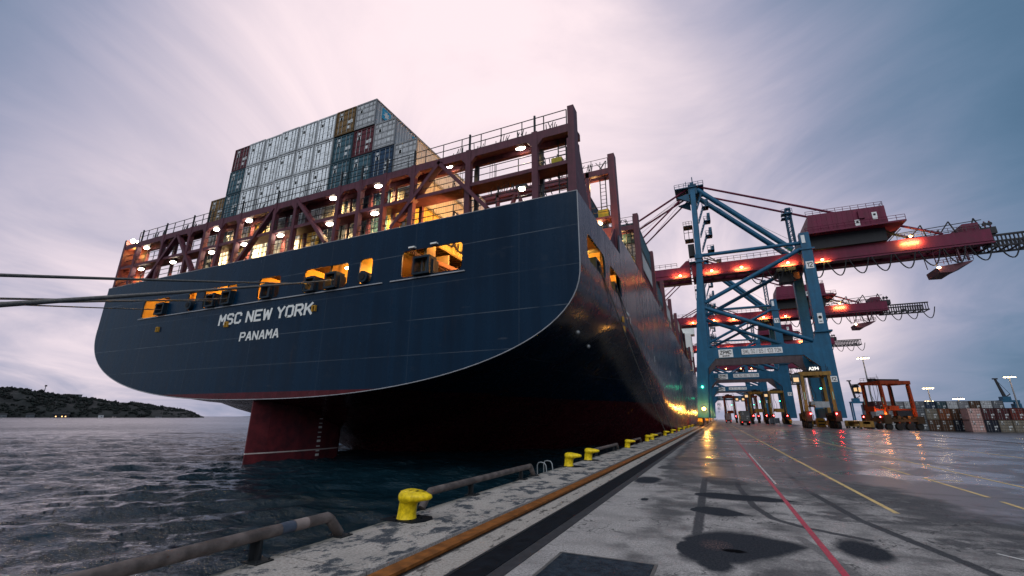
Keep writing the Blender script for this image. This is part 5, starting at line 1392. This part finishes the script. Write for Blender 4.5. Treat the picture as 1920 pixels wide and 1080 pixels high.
sheds=[(.30,16,9,'long dark red boathouse with lit windows at the left edge of the far shore',(.05,.022,.02)),(.40,22,10,'wide dark shed on the far shore, second from the left edge',(.03,.032,.036)),(.47,12,8,'pale grey boathouse on the far shore beside the wide shed',(.16,.17,.19)),(.53,12,8,'grey gabled shed in the middle of the far shore',(.12,.13,.15)),(.60,26,10,'largest dark shed on the far shore with two lit doors',(.03,.036,.045)),(.70,9,8,'white house at the right end of the shore buildings',(.55,.55,.58)),(.735,7,4,'low pale hut next to the white shore house',(.35,.30,.28)),(.86,12,4,'tiny pale jetty building near the point of the far shore',(.22,.22,.24))]
for u,wd,hh,l,c in sheds:
    p=ridge(u); q=ridge(u+.01); d=(q-p); d.z=0; d.normalize(); nrm=Vector((-p.x,-p.y,0)).normalized(); o=Vector((p.x*.884,p.y*.884,-1.9))
    g=thing('shore_building',l,'building',o,'buildings on the far shore')
    def Q(a,b,z): return o+d*a+nrm*b+Vector((0,0,z))
    m=MB(); m.hexa([Q(-wd/2,-6,0),Q(wd/2,-6,0),Q(wd/2,3,0),Q(-wd/2,3,0),Q(-wd/2,-6,hh*.65),Q(wd/2,-6,hh*.65),Q(wd/2,3,hh*.65),Q(-wd/2,3,hh*.65)]); m.obj('wall',paint('shore_wall_%d'%int(u*100),c,.7),g)
    m=MB(); m.add([Q(-wd/2-.5,-6.5,hh*.65),Q(wd/2+.5,-6.5,hh*.65),Q(wd/2+.5,3.5,hh*.65),Q(-wd/2-.5,3.5,hh*.65),Q(-wd/2,-1.5,hh),Q(wd/2,-1.5,hh)],[(0,1,5,4),(2,3,4,5),(1,2,5),(3,0,4),(3,2,1,0)]); m.obj('roof',paint('shore_roof',(.028,.030,.034),.7),g)
    for a in ([-wd*.3,wd*.05,wd*.25] if wd>10 else [0]):
        m=MB(); m.hexa([Q(a,3.0,1.2),Q(a+1.6,3.0,1.2),Q(a+1.6,3.12,1.2),Q(a,3.12,1.2),Q(a,3.0,3.0),Q(a+1.6,3.0,3.0),Q(a+1.6,3.12,3.0),Q(a,3.12,3.0)]); m.obj('window',M_WIN if wd in(16,26,22) else glass(),g)
for u,h,l in((.345,17,'taller lattice floodlight mast on the far hill at the left edge'),(.545,13,'shorter floodlight mast on the far hill, right of the taller one')):
    p=ridge(u)
    g=thing('stadium_mast',l,'light mast',p,'masts on the far hill')
    m=MB(); m.tube(p,p+Vector((0,0,h)),.9,5,r1=.6); m.obj('pole',M_DK,g)
    m=MB(); m.box(p.x-1.6,p.x+1.6,p.y-1.6,p.y+1.6,p.z+h,p.z+h+3.4); m.obj('lamp_panel',M_DK,g)
p=ridge(.615)
g=thing('hilltop_house','pale flat roofed house on the ridge of the far hill','building',p)
m=MB(); m.box(p.x-9,p.x+9,p.y-14,p.y+14,p.z-3,p.z+2.6); m.obj('wall',paint('pale_house',(.24,.25,.27),.7),g)
m=MB(); m.box(p.x-10,p.x+10,p.y-15,p.y+15,p.z+2.6,p.z+3.2); m.obj('roof',paint('shore_roof',(.03,.03,.03)),g)
# low islands far out
m=MB(); vs=[];fs=[]
for i in range(41):
    t=i/40; x=-4300+t*2100; y=2900+t*2500; hh=14*max(0,math.sin(t*math.pi))**.6*(1+.4*mnoise.noise(Vector((t*9,0,5))))
    vs+=[(x,y,-3),(x*1.02,y*1.02,-2+hh),(x*1.1,y*1.1,-3)]
for i in range(40):
    for j in(0,1): a=i*3+j; fs.append((a,a+1,a+4,a+3))
m.add(vs,fs,0,True); tag(m.obj('islands',MATS['shore_roof']),kind='structure')
bpy.context.view_layer.update()
